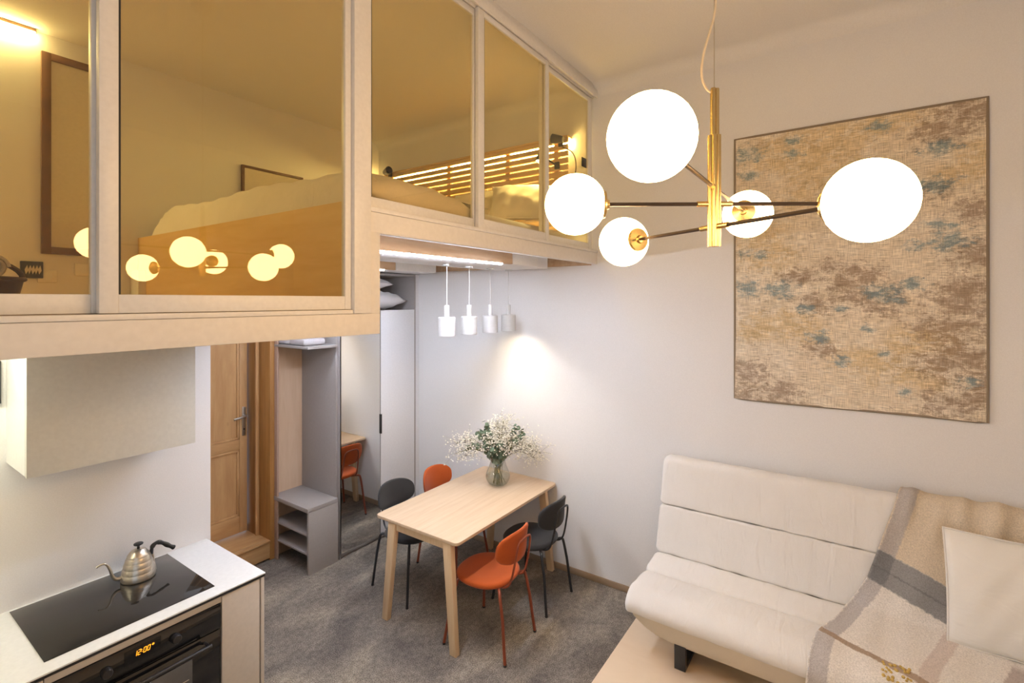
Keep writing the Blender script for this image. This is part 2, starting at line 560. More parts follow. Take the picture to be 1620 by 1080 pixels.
def recenter(o):
    """move a single-mesh thing's origin to the base of its own mesh"""
    vs = [v.co for v in o.data.vertices]
    c = Vector(((min(v.x for v in vs) + max(v.x for v in vs)) / 2, (min(v.y for v in vs) + max(v.y for v in vs)) / 2, min(v.z for v in vs)))
    o.data.transform(Matrix.Translation(-c))
    o.location = c
    return o

def copy_tree(o, parent=None):
    c = o.copy()
    COL.objects.link(c)
    c.parent = parent
    for ch in [k for k in bpy.data.objects if k.parent == o]:
        copy_tree(ch, c)
    return c

def chaikin(pts, it=2):
    for _ in range(it):
        out = [pts[0]]
        for a, b in zip(pts, pts[1:]):
            a, b = Vector(a), Vector(b)
            out += [a * 0.75 + b * 0.25, a * 0.25 + b * 0.75]
        out.append(pts[-1])
        pts = out
    return [Vector(p) for p in pts]

def superellipse(rx, ry, n=2.6, k=40):
    out = []
    for i in range(k):
        t = 2 * PI * i / k
        c, s = math.cos(t), math.sin(t)
        out.append((rx * math.copysign(abs(c) ** (2 / n), c), ry * math.copysign(abs(s) ** (2 / n), s)))
    return out

# ------------------------------------------------------------------ dimensions
XW = 3.787        # right wall
XL = -1.7         # left wall
YB = -2.6         # wall behind the camera
YG = 1.757        # front plane of the loft
YF = 4.46         # far wall of the loft
ZC = 4.11         # ceiling
ZP = 0.20         # podium top
YP = 1.21         # podium edge

# ------------------------------------------------------------------ room shell
struct(MB().box(XL - 0.1, XW + 0.1, YP - 4.0, 5.0, -0.1, 0.0).build('floor', 'carpet'))
struct(MB().box(XW, XW + 0.15, YB - 0.2, 5.0, 0.0, ZC + 0.1).build('wall_right', 'paint'))
# ceiling with a small cove towards the right wall
R = 0.10
prof = [(XL, ZC), (XW - R, ZC)] + [(XW - R + R * math.sin(a), ZC - R + R * math.cos(a)) for a in [PI / 2 * k / 8 for k in range(1, 9)]] + [(XW + 0.02, ZC - R), (XW + 0.02, ZC + 0.12), (XL, ZC + 0.12)]
b = MB()
bm2 = bmesh.new()
A = [bm2.verts.new((x, YB - 0.2, z)) for x, z in prof]
Bv = [bm2.verts.new((x, 5.0, z)) for x, z in prof]
for i in range(len(prof)):
    j = (i + 1) % len(prof)
    bm2.faces.new((A[i], A[j], Bv[j], Bv[i]))
b._add(bm2)
struct(b.build('ceiling', 'ceil', smooth=50))
struct(MB().box(XL, XW, YB - 0.2, YB, 0, ZC).build('wall_back', 'paint'))
# left wall; two unseen windows added for cool light on sofa and lower wall
WZ0, WZ1 = 0.75, 3.25
ADDED_WIN = ((-2.4, -1.0), (-0.6, 0.8))
b = MB()
for y0, y1 in ((YB - 0.2, -2.4), (-1.0, -0.6), (0.8, 5.0)):
    b.box(XL - 0.2, XL, y0, y1, 0, ZC)
for y0, y1 in ADDED_WIN:
    b.box(XL - 0.2, XL, y0, y1, 0, WZ0)
    b.box(XL - 0.2, XL, y0, y1, WZ1, ZC)
struct(b.build('wall_left', 'paint'))
for i, (y0, y1) in enumerate(ADDED_WIN):
    ym = (y0 + y1) / 2
    w = thing('window_%d' % (i + 1), '', '', (XL - 0.1, ym, WZ0))
    del w['label'], w['category']
    struct(w)
    xa, xb = XL - 0.12, XL - 0.05
    for a, c in ((y0, ym - 0.005), (ym + 0.005, y1)):
        s = MB()
        s.box(xa, xb, a, a + 0.07, WZ0, WZ1, 0.006)
        s.box(xa, xb, c - 0.07, c, WZ0, WZ1, 0.006)
        for z0, z1 in ((WZ0, WZ0 + 0.08), (WZ1 - 0.07, WZ1), (2.45, 2.51)):
            s.box(xa, xb, a + 0.07, c - 0.07, z0, z1, 0.006)
        fr = s.build('window_frame', 'frame', w)
        MB().box(XL - 0.09, XL - 0.084, a + 0.07, c - 0.07, WZ0 + 0.08, WZ1 - 0.07).build('pane', 'nightglass', fr)
    MB().box(XL - 0.02, XL + 0.14, y0 - 0.03, y1 + 0.03, WZ0 - 0.04, WZ0, 0.005).build('window_sill', 'frame', w)

# kitchen wall: solid block behind the counter, ends at the passage
XK = 1.434
YK = 3.206
struct(MB().box(XL, XK, YK, YF + 0.3, 0, 2.2).build('wall_kitchen', 'paint'))
# far wall: above the low loft, and behind the wardrobe
b = MB()
b.box(XL, XW, YF, YF + 0.3, 2.55, ZC)
b.box(XL, XK, YF + 0.001, YF + 0.3, 2.19, 2.55)
b.box(2.50, XW, YF, YF + 0.3, 0, 2.55)
b.box(XK, 1.52, 4.31, YF + 0.3, 0, 2.55)
b.box(1.52, 2.44, 4.31, YF + 0.29, 2.25, 2.55)
struct(b.build('wall_far', 'paint'))
struct(MB().box(XW - 0.014, XW, YP, 3.80, 0, 0.05, 0.003).build('baseboard_right', 'skirt'))
# door recess: lining, threshold step
b = MB()
b.box(2.43, 2.50, 4.315, 4.50, 0.0, 2.25, 0.004)
lin = struct(b.build('trim_1', 'pinem'))
MB().box(2.412, 2.49, 4.52, 4.70, 0.0, 2.25, 0.006).build('rebate', 'pined', lin)
MB().box(2.402, 2.432, 4.498, 4.523, 0.0, 2.25, 0.006).build('beading', 'pine', lin)
MB().box(1.52, 2.43, 4.315, 4.80, 0.02, 0.165, 0.004).build('threshold', 'pineh', lin)
MB().box(1.52, 2.43, 4.30, 4.36, 0.165, 0.183, 0.006).build('tread_nosing', 'pineh', lin)
MB().box(1.52, 2.43, 4.362, 4.80, 0.165, 0.181, 0.003).build('tread', 'pineh', lin)
# panelled pine door
d = thing('door_1', '', '', (1.55, 4.66, 0.19))
del d['label'], d['category']
struct(d)
DY = 4.66
for a, c in ((1.56, 1.66), (2.335, 2.405)):
    MB().box(a, c, DY, DY + 0.045, 0.19, 2.20, 0.004).build('stile', 'pine', d)
for z0, z1 in ((0.19, 0.345), (0.955, 1.05), (2.08, 2.20)):
    MB().box(1.66, 2.335, DY, DY + 0.045, z0, z1, 0.004).build('rail', 'pineh', d)
for z0, z1 in ((0.345, 0.955), (1.05, 2.08)):
    p = MB().box(1.66, 2.335, DY + 0.018, DY + 0.035, z0, z1).build('door_panel', 'pine', d)
    s = MB()
    for a in ((1.66, 1.682), (2.313, 2.335)):
        s.box(a[0], a[1], DY + 0.002, DY + 0.022, z0, z1, 0.006)
    s.box(1.66, 2.335, DY + 0.002, DY + 0.022, z0, z0 + 0.022, 0.006)
    s.box(1.66, 2.335, DY + 0.002, DY + 0.022, z1 - 0.022, z1, 0.006)
    s.build('moulding', 'pine', p)
pl = MB().box(2.355, 2.388, DY - 0.008, DY, 1.08, 1.345, 0.005).build('handle_plate', 'chrome', d)
s = MB()
s.tube([(2.371, DY - 0.005, 1.262), (2.371, DY - 0.055, 1.262)], 0.011, 12)
s.tube(chaikin([(2.371, DY - 0.05, 1.262), (2.34, DY - 0.056, 1.262), (2.30, DY - 0.054, 1.256), (2.262, DY - 0.05, 1.250)]), [0.012] * 14 if False else 0.010, 12)
s.build('handle', 'chrome', pl)
s = MB()
s.lathe([(0, -0.004), (0.007, -0.004), (0.007, 0.004), (0, 0.004)], (2.371, DY - 0.009, 1.14), 12, Matrix.Rotation(PI / 2, 4, 'X'))
s.build('keyhole', 'black', pl)

# ------------------------------------------------------------------ podium
pod = thing('podium', 'low birch plywood platform under the white sofa', 'platform', (1.0, -0.7, 0))
MB().box(XL + 0.002, XW - 0.002, YB + 0.002, YP, ZP - 0.024, ZP, 0.003).build('deck_panel', 'ply', pod)
MB().box(XL + 0.002, XW - 0.002, YP - 0.045, YP - 0.02, 0, ZP - 0.024).build('riser', 'ply', pod)

# ------------------------------------------------------------------ loft (mezzanine)
loft = thing('loft', 'white fronted timber sleeping loft stepping up above the dining table', 'mezzanine', (1.5, YG, 2.18))
XP = 1.50
b = MB()   # low fascia over the kitchen, ledge, post and upper fascia
b.box(XL, XP, YG, YG + 0.05, 2.18, 2.272, 0.003)
b.box(1.40, XP, YG, YG + 0.05, 2.272, 2.635, 0.002)
b.build('fascia_board', 'fascia', loft)
b = MB().box(1.398, XW, YG + 0.0008, YG + 0.0508, 2.63, 2.722, 0.003)
b.build('fascia_board', 'fascia', loft)
MB().box(1.352, 1.441, YG - 0.012, YG + 0.05, 2.274, 4.06, 0.003).build('post', 'frame', loft)
b = MB()
b.box(XL, 1.35, YG - 0.006, YG + 0.07, 2.273, 2.290, 0.002)
b.build('bottom_track', 'frame', loft)
b = MB()
b.box(1.443, XW, YG - 0.006, YG + 0.07, 2.723, 2.742, 0.002)
b.build('bottom_track', 'frame', loft)
b = MB()
b.box(XL, XW, YG + 0.012, YG + 0.10, 4.022, ZC, 0.002)
b.build('head_board', 'frame', loft)
for k, (y0, y1) in enumerate(((-0.006, 0.006), (0.032, 0.040), (0.066, 0.074))):
    b = MB()
    b.box(1.443, XW, YG + y0, YG + y1, 4.004, 4.062, 0.001)
    b.build('top_track', 'frame', loft)
b = MB()
b.box(XL, 1.35, YG - 0.006, YG + 0.006, 4.004, 4.062, 0.001)
b.build('top_track', 'frame', loft)
MB().box(XL, XP, YG + 0.052, YF, 2.20, 2.33).build('low_deck', 'plyx', loft)
MB().box(XP, XW, YG + 0.052, YF, 2.70, 2.785).build('high_deck', 'paint', loft)
MB().box(XP - 0.018, XP, YG + 0.10, YF, 2.332, 2.80).build('step_panel', 'plyy', loft)
MB().box(XP - 0.001, XP + 0.02, YG + 0.06, YF, 2.20, 2.699).build('step_back_panel', 'paint', loft)
# dropped light boxes below the high deck
for y0, y1, xe, xw in ((2.11, 2.68, 3.062, 3.413), (3.40, 3.72, 3.08, 3.60)):
    bx_ = MB().box(XP + 0.021, xe, y0, y0 + 0.03, 2.60, 2.699, 0.002).build('joist_board', 'plyx', loft)
    MB().box(xe + 0.001, xw, y0 - 0.004, y0 + 0.03, 2.60, 2.699, 0.002).build('joist_end', 'frame', loft)
    MB().box(XP + 0.021, 3.63, y0 + 0.031, y1, 2.598, 2.699, 0.002).build('ceiling_box', 'paint', loft)
    MB().box(XP + 0.03, xe - 0.13, y0 + 0.001, y0 + 0.028, 2.590, 2.5995, 0.001).build('led_strip', 'strip' if y0 < 3 else 'strip2', loft)['label'] = 'bright cool white light strip'
MB().box(XW - 0.05, XW - 0.001, YG + 0.052, 3.79, 2.622, 2.699, 0.002).build('wall_ledger', 'plyx', loft)
# kitchen light below the low deck
ks = MB()
for x0, x1, y in ((-0.9, 0.50, 2.90),):
    ks.box(x0, x1, y, y + 0.03, 2.188, 2.199)
ks.build('kitchen_led_strip', 'kstrip', loft)
MB().box(XP + 0.021, 2.785, 3.80, 4.28, 2.599, 2.699).build('hall_ceiling_box', 'paint', loft)

# sliding glass panels: frame of stiles and rails (each a part) and a pane
def glass_panel(label, x0, x1, y0, z0, z1, st=0.045, rb=0.055, rt=0.035, st2=None, gask=True):
    t = thing('sliding_glass_panel', label, 'glass panel', ((x0 + x1) / 2, y0, z0), 'glass panels along the loft edge')
    st2 = st if st2 is None else st2
    y1 = y0 + 0.026
    MB().box(x0, x0 + st, y0, y1, z0, z1, 0.002).build('stile', 'frame', t)
    MB().box(x1 - st2, x1, y0, y1, z0, z1, 0.002).build('stile', 'frame', t)
    MB().box(x0 + st, x1 - st2, y0 + 0.002, y1 - 0.002, z0, z0 + rb, 0.002).build('bottom_rail', 'frame', t)
    MB().box(x0 + st, x1 - st2, y0 + 0.002, y1 - 0.002, z1 - rt, z1, 0.002).build('top_rail', 'frame', t)
    ym = (y0 + y1) / 2
    MB().box(x0 + st - 0.004, x1 - st2 + 0.004, ym - 0.002, ym + 0.002, z0 + rb - 0.004, z1 - rt + 0.004).build('pane', 'loftglass', t)
    if gask:
        MB().box(x0 + st, x0 + st + 0.006, ym - 0.009, ym + 0.009, z0 + rb, z1 - rt).build('gasket', 'gasket', t)
    return t
ZB, ZT = 2.292, 4.003
glass_panel('wide glass panel at the far left, set behind its neighbour', -1.20, 0.53, YG + 0.041, ZB, ZT, gask=False)
glass_panel('tall glass panel over the kitchen reflecting the globes', 0.493, 1.350, YG + 0.007, ZB, ZT, st=0.046, st2=0.030)
ZB2 = 2.744
glass_panel('short glass panel next to the corner post, above the folded duvet', 1.443, 2.262, YG + 0.041, ZB2, ZT, st=0.042, st2=0.045)
glass_panel('middle short glass panel in front of the bed pillows', 2.218, 3.010, YG + 0.007, ZB2, ZT, st=0.055, st2=0.035)
gp = glass_panel('last short glass panel by the wall with a dark pull', 2.970, 3.77, YG + 0.041, ZB2, ZT, st=0.060, st2=0.060)
MB().box(3.575, 3.655, YG + 0.034, YG + 0.0405, 3.40, 3.475, 0.003).build('pull_handle', 'dark', gp)['label'] = 'small dark pull plate'

# ------------------------------------------------------------------ loft furniture
# bed mattress + headboard = bed
bed = thing('bed', 'wide low bed with a white mattress on the raised loft deck', 'bed', (2.7, 3.0, 2.785))
MB().box(1.62, 3.68, 1.97, 4.30, 2.788, 2.90, 0.05, 4).build('mattress', 'sheet', bed)
hbd = thing('headboard', 'slatted pine headboard on the right loft wall, glowing yellow between its slats', 'headboard', (XW - 0.05, 3.1, 2.905))
SY0, SY1 = 1.99, 4.27
for k in range(14):
    z = 3.705 - k * 0.057
    MB().box(XW - 0.085, XW - 0.065, SY0, SY1, z - 0.041, z, 0.002).build('slat', 'slat', hbd)
for y in (SY0 + 0.12, 2.62, 3.34, SY1 - 0.10):
    MB().box(XW - 0.064, XW - 0.03, y - 0.022, y + 0.022, 2.905, 3.70).build('batten', 'slat', hbd)
MB().box(XW - 0.086, XW - 0.002, SY0, SY1, 3.706, 3.722, 0.002).build('top_rail', 'slat', hbd)  # cap added to keep the strip's glow off the wall above
MB().box(XW - 0.03, XW - 0.004, SY0, SY1, 3.655, 3.675).build('led_strip', 'loftled', hbd)['label'] = 'glowing warm yellow light strip'

def cushion_mesh(w, h, t, seed=0, n=18, flange=0.0, dent=0.0, exp=2.3, pinch=0.07, wrk=1.0):
    rnd = random.Random(seed)
    ph = [rnd.uniform(0, 6) for _ in range(8)]
    b = MB()
    def fn(side):
        def f(u, v):
            x, y = (u - 0.5) * 2, (v - 0.5) * 2
            e = (1 - abs(x) ** exp) * (1 - abs(y) ** exp)
            zz = t / 2 * (max(e, 0) ** 0.55)
            pin = 1 - pinch * (1 - abs(y) ** 2) * abs(x) ** 3
            pin2 = 1 - pinch * (1 - abs(x) ** 2) * abs(y) ** 3
            wr = wrk * 0.05 * t * math.sin(7 * x + 4 * y + ph[0]) * math.sin(5 * y - 3 * x + ph[1]) * max(e, 0) ** 0.4
            wr += wrk * 0.035 * t * math.sin(13 * x - 8 * y + ph[2]) * max(e, 0) ** 0.4
            return (x * w / 2 * pin, y * h / 2 * pin2, side * zz + wr - dent * max(e, 0))
        return f
    b.grid(fn(1), n, n)
    b.grid(lambda u, v: fn(-1)(1 - u, v), n, n)
    bmesh.ops.remove_doubles(b.bm, verts=b.bm.verts, dist=1e-5)
    return b

def place_cushion(name, m, label, cat, w, h, t, loc, rot, seed, group=None, piping=None, pinch=0.07, wrk=1.0, n=18):
    o = cushion_mesh(w, h, t, seed, n=n, pinch=pinch, wrk=wrk).build(name, m, smooth=60)
    if piping:
        pb = MB()
        pts = []
        for i in range(80):
            q = i / 80 * 4
            s, f = int(q), q - int(q)
            x, y = ((2 * f - 1, -1), (1, 2 * f - 1), (1 - 2 * f, 1), (-1, 1 - 2 * f))[s]
            pin = 1 - pinch * (1 - abs(y) ** 2) * abs(x) ** 3
            pin2 = 1 - pinch * (1 - abs(x) ** 2) * abs(y) ** 3
            pts.append((x * w / 2 * pin * 1.008, y * h / 2 * pin2 * 1.008, 0))
        pb.tube(pts, 0.005, 6, closed=True)
        p = pb.build('piping', piping, o, local=True)
    o.location = loc
    o.rotation_euler = rot
    return tag(o, label, cat, group)

# duvet: soft heap over the mattress
def duvet_fn(u, v):
    x = 1.515 + u * 0.98
    y = 1.90 + v * 2.44
    eu = min(1, u / 0.14) if u < 0.5 else min(1, (1 - u) / 0.16)
    ev = min(1, v / 0.15, (1 - v) / 0.10)
    edge = max(min(eu, ev), 0)
    soft = 1 - (1 - edge) ** 2.6
    low = 2.797 if u < 0.09 else 2.905
    hgt = 0.02 * math.sin(5 * y + 3 * x) + 0.010 * math.sin(13 * x - 5 * y) + 0.006 * math.sin(27 * y + 9 * x)
    top = 3.005 + 0.02 * v + hgt * 0.8 - 0.05 * max(0, u - 0.5)
    return (x, y, low + (top - low) * soft)
b = MB()
b.grid(duvet_fn, 48, 90)
b.grid(lambda u, v: (lambda p: (p[0], p[1], 2.796 if u > 0.91 else 2.904))(duvet_fn(1 - u, v)), 48, 90)
dv = recenter(b.build('duvet', 'duvet', smooth=70))
tag(dv, 'crumpled beige linen duvet heaped at the foot of the loft bed', 'duvet')
b = MB()   # rolled back top fold close to the glass
def fold_fn(u, v):
    a = 2 * PI * u
    x = 1.545 + 0.74 * v
    env = math.sin(PI * min(1, max(0, v * 0.95 + 0.025))) ** 0.4
    r = (0.085 + 0.007 * math.sin(7 * v) + 0.005 * math.sin(19 * v + 2 * a)) * env
    zc = 2.862 - 0.05 * max(0, v - 0.6)
    return (x + 0.006 * math.sin(3 * a), 1.893 + r * 0.72 * math.cos(a), max(2.787, zc + r * 0.85 * math.sin(a)))
b.grid(fold_fn, 24, 50)
bl = recenter(b.build('blanket', 'duvet', smooth=70))
tag(bl, 'folded beige blanket end lying against the glass beside the corner post', 'blanket')
place_cushion('pillow', 'pillow', 'square linen pillow leaning on the loft headboard, nearest the glass', 'pillow', 0.48, 0.46, 0.16, (3.24, 2.16, 3.10), (math.radians(44), 0, math.radians(-62)), 3, 'bed pillows', 'pillow')
place_cushion('pillow', 'pillow', 'linen pillow standing behind the square one on the loft bed', 'pillow', 0.60, 0.46, 0.16, (3.26, 2.62, 3.10), (math.radians(46), 0, math.radians(-82)), 4, 'bed pillows', 'pillow')
place_cushion('pillow', 'duvet', 'flat wide pillow at the far end of the loft headboard', 'pillow', 0.70, 0.44, 0.16, (3.36, 3.35, 3.06), (math.radians(40), 0, math.radians(-90)), 5, 'bed pillows')

# reading lamps clipped on the headboard
def reading_lamp(label, y, z, dirv, on=True, reach=0.06):
    t = thing('reading_lamp', label, 'lamp', (XW - 0.12, y, z), 'reading lamps on the headboard')
    base = Vector((XW - 0.085, y, z))
    MB().box(base.x - 0.02, base.x, y - 0.022, y + 0.022, z - 0.03, z + 0.03, 0.004).build('clamp', 'dark', t)
    d_ = Vector(dirv).normalized()
    c = base + Vector((-reach, 0, 0.02))
    MB().tube([base + Vector((-0.015, 0, 0)), c], 0.007, 8).build('arm', 'dark', t)
    q = d_.to_track_quat('Z', 'Y').to_matrix().to_4x4()
    MB().lathe([(0.0, -0.05), (0.022, -0.05), (0.030, -0.03), (0.042, 0.05), (0.038, 0.05), (0.026, -0.02), (0, -0.03)], c, 20, q).build('lamp_shade', 'dark', t)
    if on:
        MB().ico(c + d_ * 0.02, 0.021, 2).build('bulb', 'readbulb', t)
reading_lamp('dark reading lamp lit at the near end of the slatted headboard', 2.085, 3.475, (-0.25, 0.15, -1.0), True, 0.26)
reading_lamp('dark reading lamp above the lit one, near end of the headboard', 2.05, 3.66, (-0.1, 1.0, 0.2), False)
reading_lamp('dark reading lamp at the far end of the slatted headboard', 4.16, 3.70, (-0.2, -1.0, 0.1), False)
b = MB()
b.tube(chaikin([(XW - 0.10, 2.03, 3.62), (XW - 0.05, 1.95, 3.58), (XW - 0.03, 1.93, 3.45), (XW - 0.04, 1.97, 3.30), (XW - 0.05, 2.02, 3.22)], 3), 0.005, 6)
tag(recenter(b.build('lamp_cable', 'dark')), 'dark cable looping down beside the slatted headboard', 'cable')

# pictures on the far loft wall
def picture(label, x0, x1, z0, z1, fw, y=YF - 0.03):
    t = thing('framed_picture', label, 'picture', ((x0 + x1) / 2, y, z0))
    for a in ((x0, x0 + fw, z0, z1), (x1 - fw, x1, z0, z1)):
        MB().box(a[0], a[1], y, y + 0.028, a[2], a[3], 0.002).build('frame_side', 'brownwood', t)
    for a in ((x0 + fw, x1 - fw, z0, z0 + fw), (x0 + fw, x1 - fw, z1 - fw, z1)):
        MB().box(a[0], a[1], y, y + 0.028, a[2], a[3], 0.002).build('frame_side', 'brownwood', t)
    MB().box(x0 + fw, x1 - fw, y + 0.012, y + 0.02, z0 + fw, z1 - fw).build('print', 'paper', t)
picture('large pale picture in a thick dark brown frame on the loft wall', 0.935, 1.325, 2.64, 3.985, 0.048)
picture('small low picture in a thin brown frame behind the duvet', 2.243, 2.83, 3.02, 3.525, 0.022)
lb = thing('wall_light_bar', 'slim yellow light bar high on the far loft wall', 'light', (0.4, YF - 0.02, 4.02))
MB().box(-1.5, 0.905, YF - 0.045, YF, 4.085, 4.105, 0.002).build('housing', 'brownwood', lb)  # bar's unseen left stretch lengthened to brighten the loft
MB().box(-1.5, 0.90, YF - 0.05, YF - 0.02, 4.068, 4.084).build('diffuser', emit('bar_light', (1.0, 0.78, 0.33), 90.0), lb)
for label, x, z in (('white wall socket under the large framed picture', 1.16, 2.545), ('white wall socket beside the small black plaque', 0.968, 2.49)):
    t = thing('wall_socket', label, 'socket', (x, YF, z - 0.04), 'sockets on the loft wall')
    MB().box(x - 0.05, x + 0.05, YF - 0.012, YF, z - 0.042, z + 0.042, 0.004).build('cover_plate', 'frame', t)
    MB().lathe([(0, -0.003), (0.022, -0.003), (0.026, 0.003), (0, 0.003)], (x, YF - 0.013, z), 20, Matrix.Rotation(PI / 2, 4, 'X')).build('outlet', 'white', t)
# basket, towels and box on the low loft deck
bk = thing('basket', 'dark brown wicker basket on the low loft floor', 'basket', (0.47, 2.62, 2.331))
BX, BY = 0.35, 2.62
b = MB()
b.lathe([(0, 0), (0.135, 0), (0.15, 0.07), (0.155, 0.075), (0.148, 0.075), (0.13, 0.01), (0, 0.01)], (BX, BY, 2.332), 28)
b.build('basket_body', 'wicker', bk)
rim = []
MB().tube([(BX + 0.152 * math.cos(2 * PI * k / 28), BY + 0.152 * math.sin(2 * PI * k / 28), 2.408) for k in range(28)], 0.008, 8, closed=True).build('rim', 'wicker', bk)
hp = [(BX + 0.15 * math.cos(a), BY, 2.41 + 0.075 * math.sin(a)) for a in [PI * k / 14 for k in range(15)]]
MB().tube(hp, 0.009, 8).build('handle', 'wicker', bk)
for k, (dx, dy, dz, lb_) in enumerate(((-0.055, -0.06, 0.052, 'rolled grey towel in the dark basket, front roll'), (0.055, -0.02, 0.052, 'rolled grey towel in the dark basket, the roll set further back'))):
    b = MB()
    cx, cy, cz = BX + dx, BY + dy, 2.40 + dz
    for ring in (1.0, 0.72, 0.45):
        pts = []
    sp = [(cx + 0.047 * (1 - q / 70) * math.cos(q * 0.32), cy, cz + 0.044 * (1 - q / 70) * math.sin(q * 0.32)) for q in range(60)]
    b.tube([(cx, cy - 0.03, cz), (cx, cy + 0.11, cz)], 0.043, 20)
    b2 = [(p[0], p[1] - 0.034, p[2]) for p in sp]
    b.tube(b2, 0.006, 6)
    tag(recenter(b.build('rolled_towel', 'towel')), lb_, 'towel', 'towels in the basket')
tag(recenter(MB().lathe([(0, 2.3425), (0.118, 2.3425), (0.130, 2.37), (0.128, 2.402), (0.10, 2.4025), (0, 2.4025)], (BX, BY, 0), 28).build('folded_towel', 'towel')), 'round folded grey towel under the two rolls in the dark basket', 'towel', 'towels in the basket')
pq = thing('wall_plaque', 'small black wall plaque with a pale leaf drawing above the basket', 'plaque', (0.88, YF, 2.48))
MB().box(0.835, 0.945, YF - 0.022, YF, 2.475, 2.585, 0.003).build('plaque_board', 'dark', pq)
b = MB()
for k in range(5):
    x0 = 0.86 + k * 0.016
    b.prism([(x0, 2.50), (x0 + 0.012, 2.525 + 0.012 * (k % 2)), (x0 + 0.006, 2.56), (x0 - 0.006, 2.53)], 'y', YF - 0.0245, YF - 0.0222)
b.build('leaf_drawing', 'paper', pq)

# ------------------------------------------------------------------ kitchen
ct = thing('worktop', 'thin white worktop with a dark edge holding the black hob', 'worktop', (0.5, 2.9, 0.89))
XC = 1.412
MB().box(-0.9, XC, 2.551, YK, 0.8935, 0.9005, 0.001).build('top_sheet', 'white', ct)
MB().box(-0.9, XC - 0.002, 2.553, YK, 0.881, 0.893, 0.001).build('dark_edge', 'black', ct)['label'] = 'thin black edge under the white top'
# side cabinet between oven and passage
cab = thing('base_cabinet', 'narrow beige base cabinet at the passage end of the worktop', 'cabinet', (1.3, 2.88, 0))
MB().box(1.197, 1.388, 2.60, YK - 0.002, 0.08, 0.879).build('body', 'cabinet', cab)
MB().box(1.197, 1.384, 2.557, 2.598, 0.085, 0.876, 0.002).build('front_panel', 'cabinet', cab)
MB().box(1.390, 1.408, 2.555, YK - 0.002, 0.0, 0.879, 0.002).build('end_panel', 'cabinet', cab)
MB().box(1.197, 1.388, 2.63, YK - 0.002, 0.0, 0.079).build('plinth', 'dark', cab)
cab2 = thing('base_cabinet', 'beige base cabinet left of the oven at the frame edge', 'cabinet', (0.0, 2.88, 0))
MB().box(-0.9, 0.546, 2.60, YK - 0.002, 0.08, 0.879).build('body', 'cabinet', cab2)
for x0, x1 in ((-0.9, -0.18), (-0.176, 0.544)):
    MB().box(x0, x1, 2.557, 2.598, 0.085, 0.876, 0.002).build('front_panel', 'cabinet', cab2)
MB().box(-0.9, 0.546, 2.63, YK - 0.002, 0.0, 0.079).build('plinth', 'dark', cab2)
ov = thing('oven', 'black built-in oven with an orange clock under the hob', 'oven', (0.87, 2.88, 0.26))
OX0, OX1, OY = 0.552, 1.190, 2.556
MB().box(OX0, OX1, 2.60, YK - 0.05, 0.08, 0.85).build('body', 'black', ov)
MB().box(OX0 - 0.004, OX1 + 0.005, OY + 0.006, 2.599, 0.848, 0.878, 0.001).build('filler_strip', 'cabinet', ov)['label'] = 'beige strip above the oven'
cp = MB().box(OX0, OX1, OY, 2.599, 0.728, 0.845, 0.002).build('control_panel', 'blackgloss', ov)
for kx in (0.737, 0.993):
    MB().lathe([(0, -0.022), (0.017, -0.022), (0.020, -0.018), (0.021, 0), (0, 0)], (kx, OY, 0.787), 24, Matrix.Rotation(-PI / 2, 4, 'X')).build('knob', 'dark', cp)
dp = MB().box(0.80, 0.935, OY - 0.0012, OY + 0.002, 0.770, 0.830).build('display', 'blackgloss', cp)
# clock digits 12:00 as seven-segment strokes with a small star beside
SEG = {'1': 'bc', '2': 'abged', '0': 'abcdef'}
def digit_boxes(b, ch, x, z, w, h, y):
    sl = 0.18
    t = 0.0024
    S = {'a': (0, h, w, h), 'd': (0, 0, w, 0), 'g': (0, h / 2, w, h / 2), 'f': (0, h / 2, 0, h), 'e': (0, 0, 0, h / 2), 'b': (w, h / 2, w, h), 'c': (w, 0, w, h / 2)}
    for k in SEG[ch]:
        x0, z0, x1, z1 = S[k]
        b.tube([(x + x0 + sl * z0, y, z + z0), (x + x1 + sl * z1, y, z + z1)], t / 2, 4)
b = MB()
xx = 0.838
for ch, w in (('1', 0.004), ('2', 0.009), (':', 0), ('0', 0.009), ('0', 0.009)):
    if ch == ':':
        for dz in (0.006, 0.014):
            b.box(xx - 0.002 + 0.002, xx + 0.002, OY - 0.0028, OY - 0.0014, 0.795 + dz, 0.7975 + dz)
        xx += 0.006
    else:
        digit_boxes(b, ch, xx, 0.795, w, 0.020, OY - 0.0022)
        xx += w + 0.0055
for a in range(3):
    ca, sa = 0.005 * math.cos(a * PI / 3), 0.005 * math.sin(a * PI / 3)
    b.tube([(0.905 - ca, OY - 0.0022, 0.812 - sa), (0.905 + ca, OY - 0.0022, 0.812 + sa)], 0.0011, 4)
b.build('clock_digits', 'digits', cp)
od = MB().box(OX0, OX1, OY + 0.004, 2.599, 0.26, 0.722, 0.002).build('oven_door', 'blackgloss', ov)
MB().box(OX0 + 0.13, OX1 - 0.125, OY + 0.0025, OY + 0.0042, 0.34, 0.645, 0.0005).build('window', plain('oven_window', (0.10, 0.095, 0.09), 0.12), od)
hb_ = MB()
hb_.tube([(OX0 + 0.06, OY - 0.042, 0.69), (OX1 - 0.06, OY - 0.042, 0.69)], 0.009, 12)
for x in (OX0 + 0.07, OX1 - 0.07):
    hb_.tube([(x, OY + 0.004, 0.69), (x, OY - 0.042, 0.69)], 0.007, 8)
hb_.build('handle', 'dark', od)
rk = MB()
for z in (0.46, 0.56):
    rk.tube([(OX0 + 0.15, OY + 0.0018, z), (OX1 - 0.14, OY + 0.0018, z)], 0.0018, 5)
rk.build('oven_rack', 'steel', od)
MB().box(OX0, OX1, 2.63, YK - 0.06, 0.0, 0.079).build('plinth', 'dark', ov)
hob = thing('induction_hob', 'black glass induction hob set into the white worktop', 'hob', (0.88, 2.91, 0.9))
